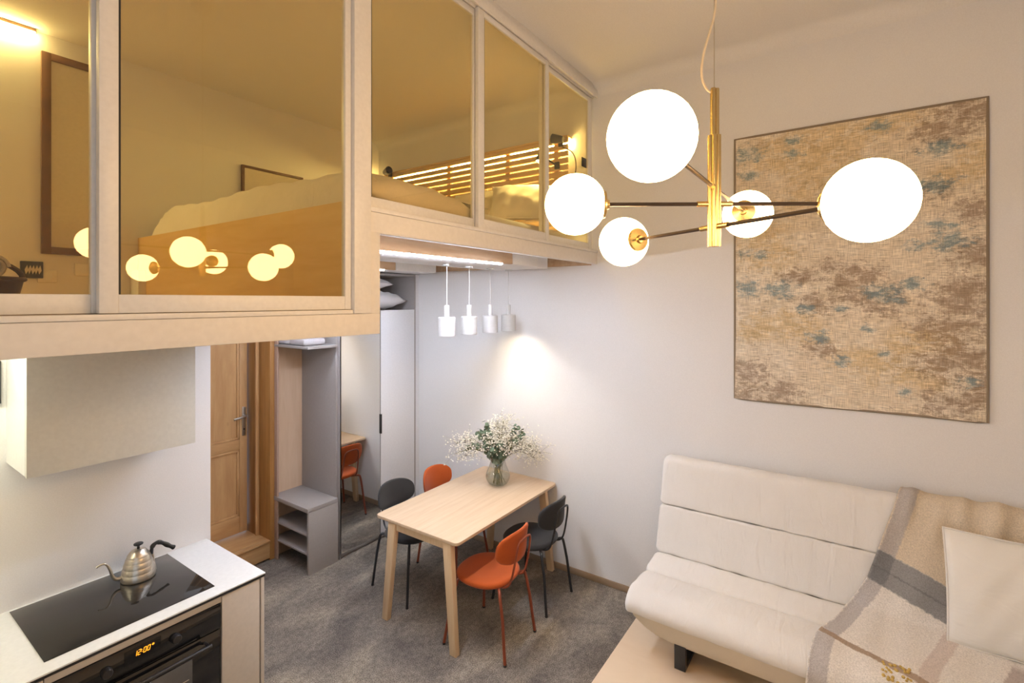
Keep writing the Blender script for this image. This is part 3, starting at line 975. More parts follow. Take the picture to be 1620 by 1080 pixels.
MB().box(0.562, 1.197, 2.632, 3.184, 0.9008, 0.9048, 0.0012).build('glass_top', plain('hob_glass', (0.022, 0.020, 0.018), 0.05), hob)
b = MB()
b.box(1.155, 1.190, 2.640, 2.665, 0.9049, 0.9052)
b.build('badge', plain('hob_badge', (0.006, 0.006, 0.006), 0.2), hob)
# wall cabinet
uc = thing('wall_cabinet', 'white handleless wall cabinet above the hob', 'cabinet', (0.87, 3.0, 1.58))
MB().box(0.556, 1.204, 2.882, YK - 0.001, 1.585, 2.195).build('body', 'white', uc)
MB().box(0.556, 1.204, 2.860, 2.880, 1.580, 2.195, 0.0015).build('cabinet_door', plain('satin_door', (0.75, 0.76, 0.71), 0.35), uc)
MB().lathe([(0, 0), (0.012, 0), (0.010, -0.008), (0, -0.008)], (0.87, 2.90, 1.585), 16).build('sensor', 'chrome', uc)
b = MB()
b.box(0.15, 0.536, YK - 0.022, YK - 0.001, 1.862, 2.055, 0.002)
tag(recenter(b.build('wall_board', 'dark')), 'dark flat board on the kitchen wall at the frame edge beside the white wall cabinet', 'board')

# kettle
KX, KY, KZ = 1.010, 3.035, 0.9052
kt = thing('gooseneck_kettle', 'ribbed steel gooseneck kettle with a black handle on the hob', 'kettle', (KX, KY, KZ))
prof = [(0, 0), (0.072, 0), (0.075, 0.004)]
steps = [(0.075, 0.071, 0.004, 0.036), (0.070, 0.065, 0.037, 0.062), (0.064, 0.058, 0.063, 0.088), (0.057, 0.050, 0.089, 0.112), (0.049, 0.040, 0.113, 0.130)]
for r0, r1, z0, z1 in steps:
    prof += [(r0, z0 + 0.001), ((r0 + r1) / 2 + 0.0019, (z0 + z1) / 2), (r1 + 0.0003, z1 - 0.002), (r1 - 0.0008, z1)]
prof += [(0.036, 0.135), (0.034, 0.137)]
MB().lathe(prof, (KX, KY, KZ), 40).build('body', 'steel', kt, smooth=50)
ld = MB().lathe([(0.034, 0.137), (0.030, 0.142), (0.015, 0.147), (0, 0.148)], (KX, KY, KZ), 32).build('lid', 'steel', kt)
MB().lathe([(0.006, 0.146), (0.006, 0.160), (0.010, 0.165), (0.020, 0.169), (0.021, 0.174), (0.017, 0.177), (0, 0.178)], (KX, KY, KZ), 24).build('lid_knob', 'black', ld)
# spout towards -X, handle towards +X (slightly forward)
sd = Vector((-0.985, 0.12, 0))
hd = Vector((0.985, -0.10, 0))
C0 = Vector((KX, KY, KZ))
sp = chaikin([C0 + sd * 0.066 + Vector((0, 0, 0.028)), C0 + sd * 0.088 + Vector((0, 0, 0.024)), C0 + sd * 0.106 + Vector((0, 0, 0.042)), C0 + sd * 0.116 + Vector((0, 0, 0.088)), C0 + sd * 0.132 + Vector((0, 0, 0.122)), C0 + sd * 0.152 + Vector((0, 0, 0.124)), C0 + sd * 0.170 + Vector((0, 0, 0.116))], 3)
MB().tube(sp, [0.010 - 0.0055 * min(1, i / len(sp) * 1.4) for i in range(len(sp))], 12).build('spout', 'steel', kt)
hpts = chaikin([C0 + hd * 0.056 + Vector((0, 0, 0.10)), C0 + hd * 0.058 + Vector((0, 0, 0.136)), C0 + hd * 0.080 + Vector((0, 0, 0.152)), C0 + hd * 0.105 + Vector((0, 0, 0.140)), C0 + hd * 0.135 + Vector((0, 0, 0.112)), C0 + hd * 0.160 + Vector((0, 0, 0.093))], 3)
MB().tube(hpts, [0.0105 + 0.0013 * math.sin(i * 0.62) if i > 10 else 0.0085 for i in range(len(hpts))], 12).build('handle', 'black', kt)
MB().tube([C0 + hd * 0.050 + Vector((0, 0, 0.112)), C0 + hd * 0.060 + Vector((0, 0, 0.108)), C0 + hd * 0.066 + Vector((0, 0, 0.06)), C0 + hd * 0.074 + Vector((0, 0, 0.012))], 0.006, 8).build('handle_strap', 'steel', kt)

# ------------------------------------------------------------------ hall bench unit and wardrobe
hu = thing('hallway_unit', 'grey hallway niche with shoe bench and high shelf beside the pine door', 'shelf unit', (2.62, 4.1, 0))
MB().box(2.470, 2.486, 4.27, 4.375, 0, 2.59, 0.001).build('side_post', plain('pink_brown_edge', (0.40, 0.27, 0.20), 0.6), hu)
MB().box(2.487, 2.785, 4.355, 4.375, 0.0, 2.59).build('back_panel', 'plyv', hu)['label'] = 'pale plywood back panel'
MB().box(2.766, 2.786, 3.83, 4.354, 0.0, 2.59, 0.001).build('side_panel', 'grey', hu)
MB().box(2.468, 2.765, 3.80, 4.354, 1.912, 1.935, 0.002).build('shelf', 'grey', hu)
bn = MB().box(2.466, 2.765, 3.797, 4.354, 0.530, 0.565, 0.002).build('bench_top', 'grey', hu)
MB().box(2.474, 2.765, 3.798, 3.820, 0.0, 0.529, 0.001).build('bench_front', 'grey', hu)
for z in (0.165, 0.325):
    MB().box(2.476, 2.765, 3.821, 4.353, z, z + 0.018, 0.001).build('bench_shelf', 'grey', hu)
b = MB()
b.box(2.765 - 0.004, 2.7655, 3.821, 4.35, 0.0, 0.52)
b.build('bench_inner_side', 'grey', hu)
t1 = MB().box(2.49, 2.70, 3.88, 4.12, 1.9365, 1.995, 0.022, 4).build('folded_towel', 'towel')
tag(recenter(t1), 'folded grey towel on the high hallway shelf', 'towel')
t2 = MB().box(2.50, 2.69, 4.14, 4.33, 1.9365, 1.968, 0.014, 3).build('folded_cloth', 'towel')
tag(recenter(t2), 'thin folded cloth behind the towel on the high hallway shelf', 'cloth')

wd = thing('wardrobe', 'tall white wardrobe with a mirror door and open top niche', 'wardrobe', (3.25, 4.1, 0))
WY = 3.80
MB().box(2.788, 2.803, WY + 0.004, 4.37, 0.0, 2.598, 0.001).build('side_panel', 'grey', wd)
MB().box(3.702, 3.722, WY + 0.004, 4.37, 0.0, 2.598, 0.001).build('side_panel', 'grey', wd)
MB().box(3.722, XW - 0.001, WY + 0.02, WY + 0.04, 0.0, 2.598).build('filler', 'wardrobe', wd)
MB().box(2.803, 3.702, 4.35, 4.37, 0.0, 2.598).build('back_panel', 'grey', wd)
MB().box(2.803, 3.702, WY + 0.03, 4.349, 2.205, 2.225).build('niche_shelf', 'grey', wd)
MB().box(2.803, 3.702, WY + 0.006, 4.349, 2.575, 2.597).build('top_panel', 'grey', wd)
MB().box(2.803, 3.702, WY + 0.03, 4.0, 0.0, 0.045).build('plinth', 'grey', wd)
md = MB().box(2.790, 3.2455, WY + 0.004, WY + 0.026, 0.03, 2.232, 0.001).build('mirror_door', 'grey', wd)
MB().box(2.799, 3.2435, WY - 0.0005, WY + 0.0035, 0.05, 2.230).build('mirror_pane', 'mirror', md)
wdoor = MB().box(3.2525, 3.70, WY, WY + 0.026, 0.03, 2.232, 0.0015).build('wardrobe_door', 'wardrobe', wd)
MB().box(3.244, 3.256, WY - 0.014, WY + 0.001, 1.035, 1.222, 0.001).build('pull_handle', 'black', wdoor)
MB().box(3.2458, 3.2522, WY + 0.002, WY + 0.02, 0.03, 2.23).build('door_gap_strip', 'gasket', wd)
for k, (z, h, w, lab) in enumerate(((2.318, 0.19, 0.53, 'white pillow lying lowest in the open top niche of the wardrobe'), (2.497, 0.13, 0.42, 'white pillow on top of the other in the wardrobe niche'))):
    place_cushion('pillow', 'sheet', lab, 'pillow', w, 0.42, h, ((3.405, 3.27)[k], 4.08, z + 0.01), (0, math.radians((0, 4)[k]), math.radians(2)), 11 + k, 'spare pillows in the wardrobe niche')

# ------------------------------------------------------------------ pendants over the table
def pendant_parts(t):
    z0, z1 = 2.062, 2.205
    b = MB()
    b.lathe([(0.062, 0.0), (0.064, 0.003), (0.064, z1 - z0 - 0.006), (0.060, z1 - z0), (0.0, z1 - z0), ], (0, 0, z0), 36)
    b.lathe([(0.062, 0.0), (0.059, 0.003), (0.059, z1 - z0 - 0.01), (0.0, z1 - z0 - 0.01)], (0, 0, z0), 36)
    b.build('lamp_shade', 'pendant', t, local=True, smooth=22)
    MB().lathe([(0.019, z1), (0.019, z1 + 0.083), (0.016, z1 + 0.088), (0, z1 + 0.088)], (0, 0, 0), 24).build('socket_neck', 'pendant', t, local=True)
    MB().tube([(0, 0, z1 + 0.08), (0, 0, 2.59)], 0.0035, 8).build('cord', 'pendant', t, local=True)
    MB().lathe([(0.0, 2.597), (0.03, 2.597), (0.03, 2.585), (0, 2.583)], (0, 0, 0), 20).build('ceiling_rose', 'pendant', t, local=True)
    MB().lathe([(0, 0.012), (0.020, 0.018), (0.027, 0.035), (0.022, 0.07), (0.012, 0.13), (0, 0.131)], (0, 0, z0), 20).build('bulb', 'bulb', t, local=True)
pend = thing('pendant_lamp', 'white cylinder pendant lamp hanging farthest from the right wall', 'pendant lamp', (0, 0, 0), 'row of pendant lamps over the dining table')
pendant_parts(pend)
PYY = 2.50
plabels = ['white cylinder pendant lamp farthest from the wall, nearest the wardrobe mirror', 'white cylinder pendant lamp, second from the wardrobe side', 'white cylinder pendant lamp, second from the right wall', 'white cylinder pendant lamp closest to the right wall, casting the wall glow']
for i, x in enumerate((2.765, 3.025, 3.298, 3.563)):
    o = pend if i == 0 else copy_tree(pend)
    o.location = (x, PYY, 0)
    o['label'] = plabels[i]

# ------------------------------------------------------------------ dining table
tb = thing('dining_table', 'pale birch dining table with slanted legs, short end at the wall', 'table', (3.12, 2.53, 0))
TX0, TX1, TY0, TY1, TZ = 2.460, 3.783, 2.138, 2.935, 0.74
poly = []
rc = 0.035
for cx, cy, a0 in ((TX1 - rc, TY1 - rc, 0), (TX0 + rc, TY1 - rc, 90), (TX0 + rc, TY0 + rc, 180), (TX1 - rc, TY0 + rc, 270)):
    for k in range(7):
        a = math.radians(a0 + 15 * k)
        poly.append((cx + rc * math.cos(a), cy + rc * math.sin(a)))
MB().prism(poly, 'z', TZ - 0.022, TZ, 0.003).build('tabletop', 'birch', tb)
def leg(xt, yt, xf, yf):
    b = MB()
    bm2 = bmesh.new()
    wt, wf = (0.022, 0.036), (0.020, 0.028)
    T = [bm2.verts.new((xt + sx * wt[0], yt + sy * wt[1], TZ - 0.0225)) for sx, sy in ((-1, -1), (1, -1), (1, 1), (-1, 1))]
    Fv = [bm2.verts.new((xf + sx * wf[0], yf + sy * wf[1], 0)) for sx, sy in ((-1, -1), (1, -1), (1, 1), (-1, 1))]
    bm2.faces.new(T[::-1]); bm2.faces.new(Fv)
    for i in range(4):
        bm2.faces.new((T[i], T[(i + 1) % 4], Fv[(i + 1) % 4], Fv[i]))
    bmesh.ops.recalc_face_normals(bm2, faces=bm2.faces)
    bmesh.ops.bevel(bm2, geom=bm2.edges[:], offset=0.004, segments=2, affect='EDGES', profile=0.5)
    b._add(bm2)
    b.build('leg', 'birch_leg', tb)
for xt, xf in ((2.488, 2.470), (3.70, 3.722)):
    leg(xt, 2.765, xf, 2.825)
    leg(xt, 2.235, xf, 2.165)
for x in (2.488, 3.70):
    MB().box(x - 0.012, x + 0.012, 2.27, 2.73, TZ - 0.075, TZ - 0.0225, 0.002).build('apron', 'birch_leg', tb)
for y in (2.30, 2.70):
    MB().box(2.50, 3.69, y - 0.01, y + 0.01, TZ - 0.065, TZ - 0.0225, 0.002).build('long_rail', 'birch_leg', tb)

# ------------------------------------------------------------------ chairs
def make_chair(name, label, fab, legm, legw, slot):
    t = thing(name, label, 'chair', (0, 0, 0), 'chairs around the dining table')
    # seat: upholstered rounded disc, slightly dished
    out = superellipse(0.212, 0.208, 2.35, 44)
    def ringpts(s, z, dish=0):
        return [(x * s, y * s + 0.03, z - dish * (0.5 + 0.5 * (y / 0.208))) for x, y in out]
    b = MB()
    rows = [(0.0001, 0.432), (0.90, 0.432), (0.97, 0.436), (1.0, 0.446), (1.0, 0.456), (0.97, 0.466), (0.90, 0.4705), (0.55, 0.467), (0.0001, 0.464)]
    bm2 = bmesh.new()
    rings = [[bm2.verts.new(p) for p in ringpts(s, z)] for s, z in rows]
    for a, c in zip(rings, rings[1:]):
        n = len(a)
        for k in range(n):
            bm2.faces.new((a[k], a[(k + 1) % n], c[(k + 1) % n], c[k]))
    bmesh.ops.remove_doubles(bm2, verts=bm2.verts, dist=2e-4)
    b._add(bm2)
    b.build('seat', fab, t, local=True, smooth=60)
    # backrest: curved pad
    bo = superellipse(0.192, 0.108, 2.7, 44)
    def bp(x, z, off):
        y = -0.228 + 0.085 * (x / 0.192) ** 2 * 0.8 - 0.10 * (z) + off
        return (x, y, 0.695 + z)
    bm2 = bmesh.new()
    rows = [(0.0001, -0.013), (0.5, -0.013), (0.92, -0.013), (0.985, -0.009), (1.0, 0.0), (0.985, 0.009), (0.92, 0.013), (0.5, 0.014), (0.0001, 0.014)]
    rings = [[bm2.verts.new(bp(x * s, z * s, o_)) for x, z in bo] for s, o_ in rows]
    for a, c in zip(rings, rings[1:]):
        n = len(a)
        for k in range(n):
            bm2.faces.new((a[k], a[(k + 1) % n], c[(k + 1) % n], c[k]))
    bmesh.ops.remove_doubles(bm2, verts=bm2.verts, dist=2e-4)
    b = MB()
    b._add(bm2)
    b.build('backrest', fab, t, local=True, smooth=60)
    # back support: an inverted U of rod
    r = 0.0075
    pts = [(-0.085, 0.02, 0.424), (-0.095, -0.12, 0.424), (-0.098, -0.19, 0.440), (-0.095, -0.222, 0.50), (-0.088, -0.252, 0.66), (-0.080, -0.262, 0.735), (-0.045, -0.268, 0.752)]
    full = pts + [(-x, y, z) for x, y, z in pts[::-1]]
    MB().tube(chaikin(full, 3), r, 8).build('back_support', legm, t, local=True)
    # legs
    for sx in (-1, 1):
        for fy, ty, fx, tx in ((-0.232, -0.150, 0.196, 0.150), (0.232, 0.150, 0.236, 0.150)):
            p = [(sx * fx, fy, 0.006), (sx * (fx * 0.55 + tx * 0.45), fy * 0.62 + ty * 0.38, 0.27), (sx * (tx + 0.018), ty * 1.17, 0.40), (sx * (tx + 0.008), ty * 1.12, 0.428), (sx * (tx - 0.03), ty * 0.9, 0.424), (sx * 0.02, ty * 0.35, 0.424)]
            L = MB().tube([p[0]] + chaikin(p[1:], 3), 0.0105, 10).build('leg', legm, t, local=True)
            MB().lathe([(0, 0), (0.0115, 0), (0.0115, 0.012), (0, 0.012)], (sx * fx, fy, 0), 10).build('foot_cap', 'black', L, local=True)
    return t
c1 = make_chair('dining_chair', 'orange upholstered chair nearest the camera, in front of the table', 'orange', 'orange_leg', 0.2, 0)
c1.location = (2.757, 2.075, 0)
c1.rotation_euler = (0, 0, math.radians(3))
c2 = copy_tree(c1)
c2.location = (3.36, 2.975, 0)
c2.rotation_euler = (0, 0, math.radians(183))
c2['label'] = 'orange upholstered chair behind the table, close to the wardrobe and wall'
c3 = make_chair('dining_chair', 'charcoal upholstered chair on the sofa side of the table, by the wall', 'char', 'dark', 0.2, 0)
c3.location = (3.345, 2.10, 0)
c3.rotation_euler = (0, 0, math.radians(0))
c4 = copy_tree(c3)
c4.location = (2.882, 3.01, 0)
c4.rotation_euler = (0, 0, math.radians(178))
c4['label'] = 'charcoal upholstered chair behind the table, in front of the mirror door'

# ------------------------------------------------------------------ vase and flowers
VX, VY, VZ = 3.455, 2.535, TZ
vs = thing('glass_vase', 'round clear glass vase with water on the dining table', 'vase', (VX, VY, VZ))
outp = [(0, 0.001), (0.055, 0.001), (0.085, 0.018), (0.104, 0.055), (0.106, 0.085), (0.093, 0.125), (0.074, 0.165), (0.064, 0.20), (0.068, 0.235), (0.072, 0.245)]
inp = [(max(r - 0.004, 0), z + 0.004) for r, z in outp[:-1]] + [(0.069, 0.245)]
def smooth_prof(p):
    return [(q.x, q.y) for q in chaikin([Vector((a, b, 0)) for a, b in p], 2)]
MB().lathe(smooth_prof(outp) + smooth_prof(inp)[::-1], (VX, VY, VZ), 40).build('vase_body', 'vaseglass', vs, smooth=60)
wat = [(0, 0.008), (0.050, 0.008), (0.078, 0.020), (0.097, 0.055), (0.099, 0.083), (0.097, 0.088), (0, 0.088)]
MB().lathe(wat, (VX, VY, VZ), 40).build('water', 'water', vs, smooth=40)
fl = thing('flower_bouquet', 'loose bouquet of white baby breath and eucalyptus in the glass vase', 'flowers', (VX, VY, VZ + 0.02))
rnd = random.Random(21)
stems, leaves, blos, twigs = MB(), MB(), MB(), MB()
base = Vector((VX, VY, VZ))
RT = Vector((0.568, -0.823, 0))     # across the table diagonal
FW = Vector((0.823, 0.568, 0))
def stem_curve(ax, ay, tip_h, neck=0.22):
    b0 = base + Vector((rnd.uniform(-0.05, 0.05), rnd.uniform(-0.05, 0.05), 0.015))
    nk = base + (RT * ax + FW * ay) * 0.10 + Vector((0, 0, neck))
    tip = base + RT * ax + FW * ay + Vector((0, 0, tip_h))
    tip.x = min(tip.x, XW - 0.04)
    mid = nk.lerp(tip, 0.5) + Vector((0, 0, 0.08 if tip_h < 0.45 else 0.02))
    return chaikin([b0, nk, mid, tip], 3)
def leaf(p, n, r, long=1.15):
    p.x = min(p.x, XW - 0.03)
    n = n.normalized()
    a = n.orthogonal().normalized()
    a = Matrix.Rotation(rnd.uniform(0, 6.28), 3, n) @ a
    c = n.cross(a)
    k = 8
    cen = leaves.bm.verts.new(p + n * r * 0.15)
    ring = [leaves.bm.verts.new(p + a * r * long * math.cos(2 * PI * i / k) + c * r * math.sin(2 * PI * i / k)) for i in range(k)]
    for i in range(k):
        leaves.bm.faces.new((cen, ring[i], ring[(i + 1) % k]))
def eucalyptus(ax, ay, h, a=0.35, r=0.026, n=30):
    c = stem_curve(ax, ay, h)
    stems.tube(c, 0.0028, 5)
    L = len(c)
    for i in range(n):
        t = a + (1 - a) * i / (n - 1)
        q = t * (L - 1)
        p = c[int(q)].lerp(c[min(int(q) + 1, L - 1)], q - int(q))
        off = Vector((rnd.gauss(0, 1), rnd.gauss(0, 1), rnd.gauss(0, 1))).normalized()
        leaf(p + off * r * 1.1, off + Vector((0, 0, 0.4)), r * rnd.uniform(0.7, 1.1) * (1.1 - 0.4 * t))
def gyp(ax, ay, h, spread=0.078, n=125):
    c = stem_curve(ax, ay, h)
    stems.tube(c, 0.0018, 5)
    L = len(c)
    for i in range(n):
        t = rnd.uniform(0.55, 1.0)
        q = t * (L - 1)
        p = c[int(q)].lerp(c[min(int(q) + 1, L - 1)], q - int(q))
        s = spread * (0.5 + 0.7 * t)
        e = p + Vector((rnd.gauss(0, s * 0.6), rnd.gauss(0, s * 0.6), rnd.gauss(0.01, s * 0.5)))
        e.x = min(e.x, XW - 0.012 - rnd.uniform(0, 0.03))
        if i % 3 == 0:
            twigs.tube([p, p.lerp(e, 0.5) + Vector((0, 0, 0.01)), e], 0.0007, 3, cap=False)
        blos.ico(e, rnd.uniform(0.0045, 0.0085), 1, (1, 1, 0.8))
for a in ((-0.11, 0.0, 0.52), (-0.17, -0.03, 0.47), (-0.14, 0.08, 0.44), (0.17, 0.02, 0.50), (0.22, -0.02, 0.46), (0.03, -0.06, 0.36), (-0.03, 0.05, 0.34), (-0.27, 0.02, 0.31), (0.10, 0.06, 0.33), (-0.05, -0.08, 0.30), (0.05, 0.0, 0.30)):
    eucalyptus(*a)
for a in ((0, 0, 0.55), (0.05, -0.05, 0.56), (0.08, 0.06, 0.53), (-0.03, 0.04, 0.50), (0.02, -0.09, 0.44), (0.11, -0.04, 0.42), (0.16, 0.04, 0.40), (-0.08, -0.05, 0.40), (0.23, 0.0, 0.38), (0.30, 0.03, 0.31), (0.30, -0.05, 0.35), (0.37, 0.0, 0.27), (-0.30, 0.0, 0.38), (-0.36, 0.03, 0.35), (-0.36, -0.04, 0.28), (-0.28, 0.02, 0.24), (0.12, -0.08, 0.34), (0.34, 0.06, 0.20)):
    gyp(*a)
stems.build('stems', 'stem', fl)
twigs.build('twigs', 'stem', fl)['kind'] = 'stuff'
o = leaves.build('leaves', 'leaf', fl, smooth=60)
o['kind'] = 'stuff'
o = blos.build('blossoms', 'blossom', fl)
o['kind'] = 'stuff'

# ------------------------------------------------------------------ chandelier
SX, SY = 1.405, 0.311
ch = thing('chandelier', 'brass chandelier with crossed dark arms and glowing opal globes', 'chandelier', (SX, SY, 2.474))
GR = 0.082
def ring_tubes(b, z0, z1, r, n, rad, a0=0):
    for k in range(n):
        a = a0 + 2 * PI * k / n
        b.tube([(SX + rad * math.cos(a), SY + rad * math.sin(a), z0), (SX + rad * math.cos(a), SY + rad * math.sin(a), z1)], r, 12)
b = MB()
ring_tubes(b, 2.474, 2.771, 0.0068, 6, 0.0115, 0.3)
b.build('stem_cluster', 'brass', ch)
b = MB()
ring_tubes(b, 2.700, 2.897, 0.0062, 3, 0.0066, 0.9)
b.build('upper_stem', 'brass', ch)
MB().tube([(SX, SY, 2.89), (SX, SY, 4.10)], 0.0012, 6).build('suspension_cable', 'steel', ch)
# loose textile flex
FXr = Vector((0.568, -0.823, 0))
cs = Vector((SX, SY, 0))
flx = [(-0.004, 2.885), (-0.022, 2.895), (-0.036, 2.93), (-0.030, 2.99), (-0.012, 3.05), (0.003, 3.10), (0.005, 3.18), (-0.006, 3.28), (-0.020, 3.38), (-0.012, 3.48), (0.010, 3.58), (-0.002, 3.70), (-0.018, 3.82), (0.008, 3.95), (0.002, 4.09)]
MB().tube(chaikin([cs + FXr * a + Vector((0, 0, z)) for a, z in flx], 3), 0.0030, 8).build('flex_cord', 'cord', ch)
MB().lathe([(0, 4.109), (0.062, 4.109), (0.062, 4.085), (0.055, 4.078), (0, 4.077)], (SX, SY, 0), 32).build('ceiling_canopy', 'pendant', ch)
for ang, z, L in ((0, 2.632, 0.50), (123.5, 2.588, 0.372), (60, 2.527, 0.385)):
    a = math.radians(ang)
    dv_ = Vector((math.cos(a), math.sin(a), 0))
    c0 = Vector((SX, SY, z))
    for sg in (1, -1):
        d_ = dv_ * sg
        arm = MB().tube([c0 + d_ * 0.045, c0 + d_ * (L - GR)], 0.0052, 10).build('arm', 'bronze', ch)
        MB().tube([c0 + d_ * 0.010, c0 + d_ * 0.046], 0.0075, 12).build('arm_collar', 'brass', arm)
        q = (-d_).to_track_quat('Z', 'Y').to_matrix().to_4x4()
        g = MB().lathe([(GR * math.sin(t), GR * math.cos(t)) for t in [PI * k / 22 for k in range(23)]], c0 + d_ * L, 40, q).build('globe', 'globe', ch, smooth=80)
        MB().lathe([(0.0, 0.014), (0.012, 0.012), (0.014, 0.004), (0.036, 0.001), (0.039, -0.006), (0.0395, -0.013), (0, -0.013)], c0 + d_ * (L - GR + 0.003), 28, q).build('globe_cap', 'brass', g)
# ------------------------------------------------------------------ wall rug
def wpx(x, y, X=3.78):
    r, u = (x - 810) / F_PX, (HORIZON - y) / F_PX
    s, c = math.sin(YAW), math.cos(YAW)
    d0, d1 = s * r + c, -c * r + s
    k = X / d0
    return k * d1, H + k * u, 
RY0, RZ0 = -0.607, 1.648
px_blobs = {
 'blue': [(1181, 246, 24), (1254, 223, 13), (1252, 244, 13), (1184, 278, 14), (1394, 200, 17), (1485, 234, 22), (1482, 294, 24), (1454, 291, 13), (1480, 356, 16), (1502, 357, 13), (1500, 382, 28), (1447, 389, 15), (1202, 404, 14), (1183, 456, 24), (1236, 458, 24), (1391, 461, 22), (1275, 488, 16), (1399, 468, 24), (1295, 534, 17), (1332, 571, 15), (1446, 451, 19), (1534, 604, 14), (1329, 488, 10), (1372, 520, 10), (1180, 400, 14), (1400, 560, 10), (1430, 620, 9)],
 'brown': [(1495, 205, 40), (1525, 180, 40), (1550, 330, 30), (1552, 400, 40), (1540, 470, 60), (1500, 520, 50), (1530, 570, 55), (1555, 620, 40), (1350, 440, 38), (1385, 470, 40), (1320, 425, 25), (1290, 480, 25), (1185, 590, 30), (1230, 622, 34), (1190, 625, 30), (1480, 575, 34), (1480, 300, 24), (1260, 440, 22), (1500, 640, 34), (1300, 550, 22), (1205, 330, 18)],
 'gold': [(1330, 215, 60), (1245, 300, 60), (1232, 385, 50), (1400, 205, 45), (1380, 240, 40), (1260, 525, 40), (1350, 590, 55), (1440, 530, 40), (1225, 250, 34), (1550, 240, 26), (1530, 275, 30), (1420, 600, 40), (1290, 260, 60), (1210, 520, 30)],
 'cream': [(1500, 325, 46), (1330, 395, 46), (1420, 410, 40), (1300, 360, 40), (1360, 515, 36), (1440, 490, 40), (1250, 575, 46), (1310, 612, 44), (1470, 350, 40), (1430, 240, 40), (1530, 350, 34), (1380, 430, 30), (1410, 640, 40), (1210, 300, 30), (1460, 440, 34)]}
blobs = {}
for k, lst in px_blobs.items():
    blobs[k] = []
    for x, y, r in lst:
        yy, zz = wpx(x, y)
        y2, z2 = wpx(x, y + r)
        blobs[k].append((yy - RY0, zz - RZ0, abs(zz - z2)))
rg = thing('wall_rug', 'distressed beige and blue patterned rug hanging flat on the wall', 'rug', (XW, RY0, RZ0))
RW, RH = 1.304, 1.812
b = MB()
def wav(u, v):
    return 0.004 * math.sin(9 * u + 4 * v) * (1 - v) + 0.003 * math.sin(21 * u - 3 * v) * (1 - v)
def edge(u, v):
    return (0.006 * math.sin(5 * u) * (1 - v) - 0.006 * math.sin(3.1 * u) * (1 - v))
b.grid(lambda u, v: (-0.014 - abs(wav(u, v)), u * RW, v * RH + edge(u, v)), 26, 36)
b.grid(lambda u, v: (-0.004, (1 - u) * RW, v * RH + edge(1 - u, v)), 26, 36)
rb_ = b.build('rug_field', rug_mat(blobs, RY0), rg, local=True, smooth=60)
b = MB()
loop = [(-0.010, q * RW, edge(q, 0)) for q in [k / 30 for k in range(31)]] + [(-0.010, RW, q * RH) for q in [k / 10 for k in range(1, 10)]] + [(-0.010, RW * (1 - q), RH) for q in [k / 10 for k in range(11)]] + [(-0.010, 0, RH * (1 - q)) for q in [k / 10 for k in range(1, 10)]]
b.tube(loop, 0.0085, 6, closed=True)
b.build('binding', fabric('taupe_binding', (0.27, 0.215, 0.155), scale=300), rg, local=True)

# ------------------------------------------------------------------ sofa
SY1_, SY0_ = 1.145, -0.93
sf = thing('sofa', 'low cream upholstered sofa bed on the plywood platform', 'sofa', (3.25, 0.1, ZP))
def pad(prof, y0, y1, m, name, rend=0.035, ny=60, seed=0, puff=0.0022):
    """closed outline in (x,z) swept along y with rounded ends and slight puckers"""
    pts = [Vector((p[0], p[1])) for p in prof]
    c = sum(pts, Vector((0, 0))) / len(pts)
    rndp = random.Random(seed)
    ph = [rndp.uniform(0, 6.28) for _ in range(6)]
    b = MB()
    bm2 = bmesh.new()
    ys, sc = [], []
    ne = 6
    for i in range(ne + 1):
        a = PI / 2 * i / ne
        ys.append(y1 - rend * (1 - math.sin(a)))
        sc.append(rend * (1 - math.cos(a)))
    for i in range(1, ny):
        ys.append(y1 - rend - (y1 - y0 - 2 * rend) * i / ny)
        sc.append(0)
    ys, sc = ys[:ne + 1] + ys[ne + 1:], sc
    # first ring must shrink: order reversed
    sc = [rend * (1 - math.sin(PI / 2 * i / ne)) for i in range(ne + 1)] + [0] * (ny - 1)
    for i in range(ne + 1):
        ys[i] = y1 - rend * (1 - math.cos(PI / 2 * i / ne))
    for i in range(ne, -1, -1):
        ys.append(y0 + rend * (1 - math.cos(PI / 2 * i / ne)))
        sc.append(rend * (1 - math.sin(PI / 2 * i / ne)))
    rings = []
    n = len(pts)
    for y, s in zip(ys, sc):
        ring = []
        for k, p in enumerate(pts):
            d = (p - c)
            L = d.length
            q = c + d * (1 - s / max(L, 1e-6) * 0.9)
            w = puff * (math.sin(23 * y + ph[0] + k * 0.15) * math.sin(9 * y + ph[1]) + 0.6 * math.sin(47 * y + ph[2] + 0.3 * k) + 0.5 * math.sin(5 * y + ph[3]))
            q = q + d.normalized() * w
            ring.append(bm2.verts.new((q.x, y, q.y)))
        rings.append(ring)
    for a, c2_ in zip(rings, rings[1:]):
        for k in range(n):
            bm2.faces.new((a[k], a[(k + 1) % n], c2_[(k + 1) % n], c2_[k]))
    bm2.faces.new(rings[0][::-1])
    bm2.faces.new(rings[-1])
    b._add(bm2)
    return b.build(name, m, sf, smooth=50)
def rounded(poly, rads, k=6):
    out = []
    n = len(poly)
    for i in range(n):
        p0, p1, p2 = Vector(poly[i - 1]), Vector(poly[i]), Vector(poly[(i + 1) % n])
        r = rads[i] if isinstance(rads, (list, tuple)) else rads
        a = p1 + (p0 - p1).normalized() * r
        c = p1 + (p2 - p1).normalized() * r
        for j in range(k + 1):
            t = j / k
            out.append(tuple((1 - t) ** 2 * a + 2 * t * (1 - t) * p1 + t * t * c))
    return out
pad(rounded([(3.505, 0.889), (3.590, 1.205), (3.735, 1.19), (3.665, 0.870)], [0.018, 0.06, 0.06, 0.03]), SY0_, SY1_, 'sofa', 'back_pad', seed=1)
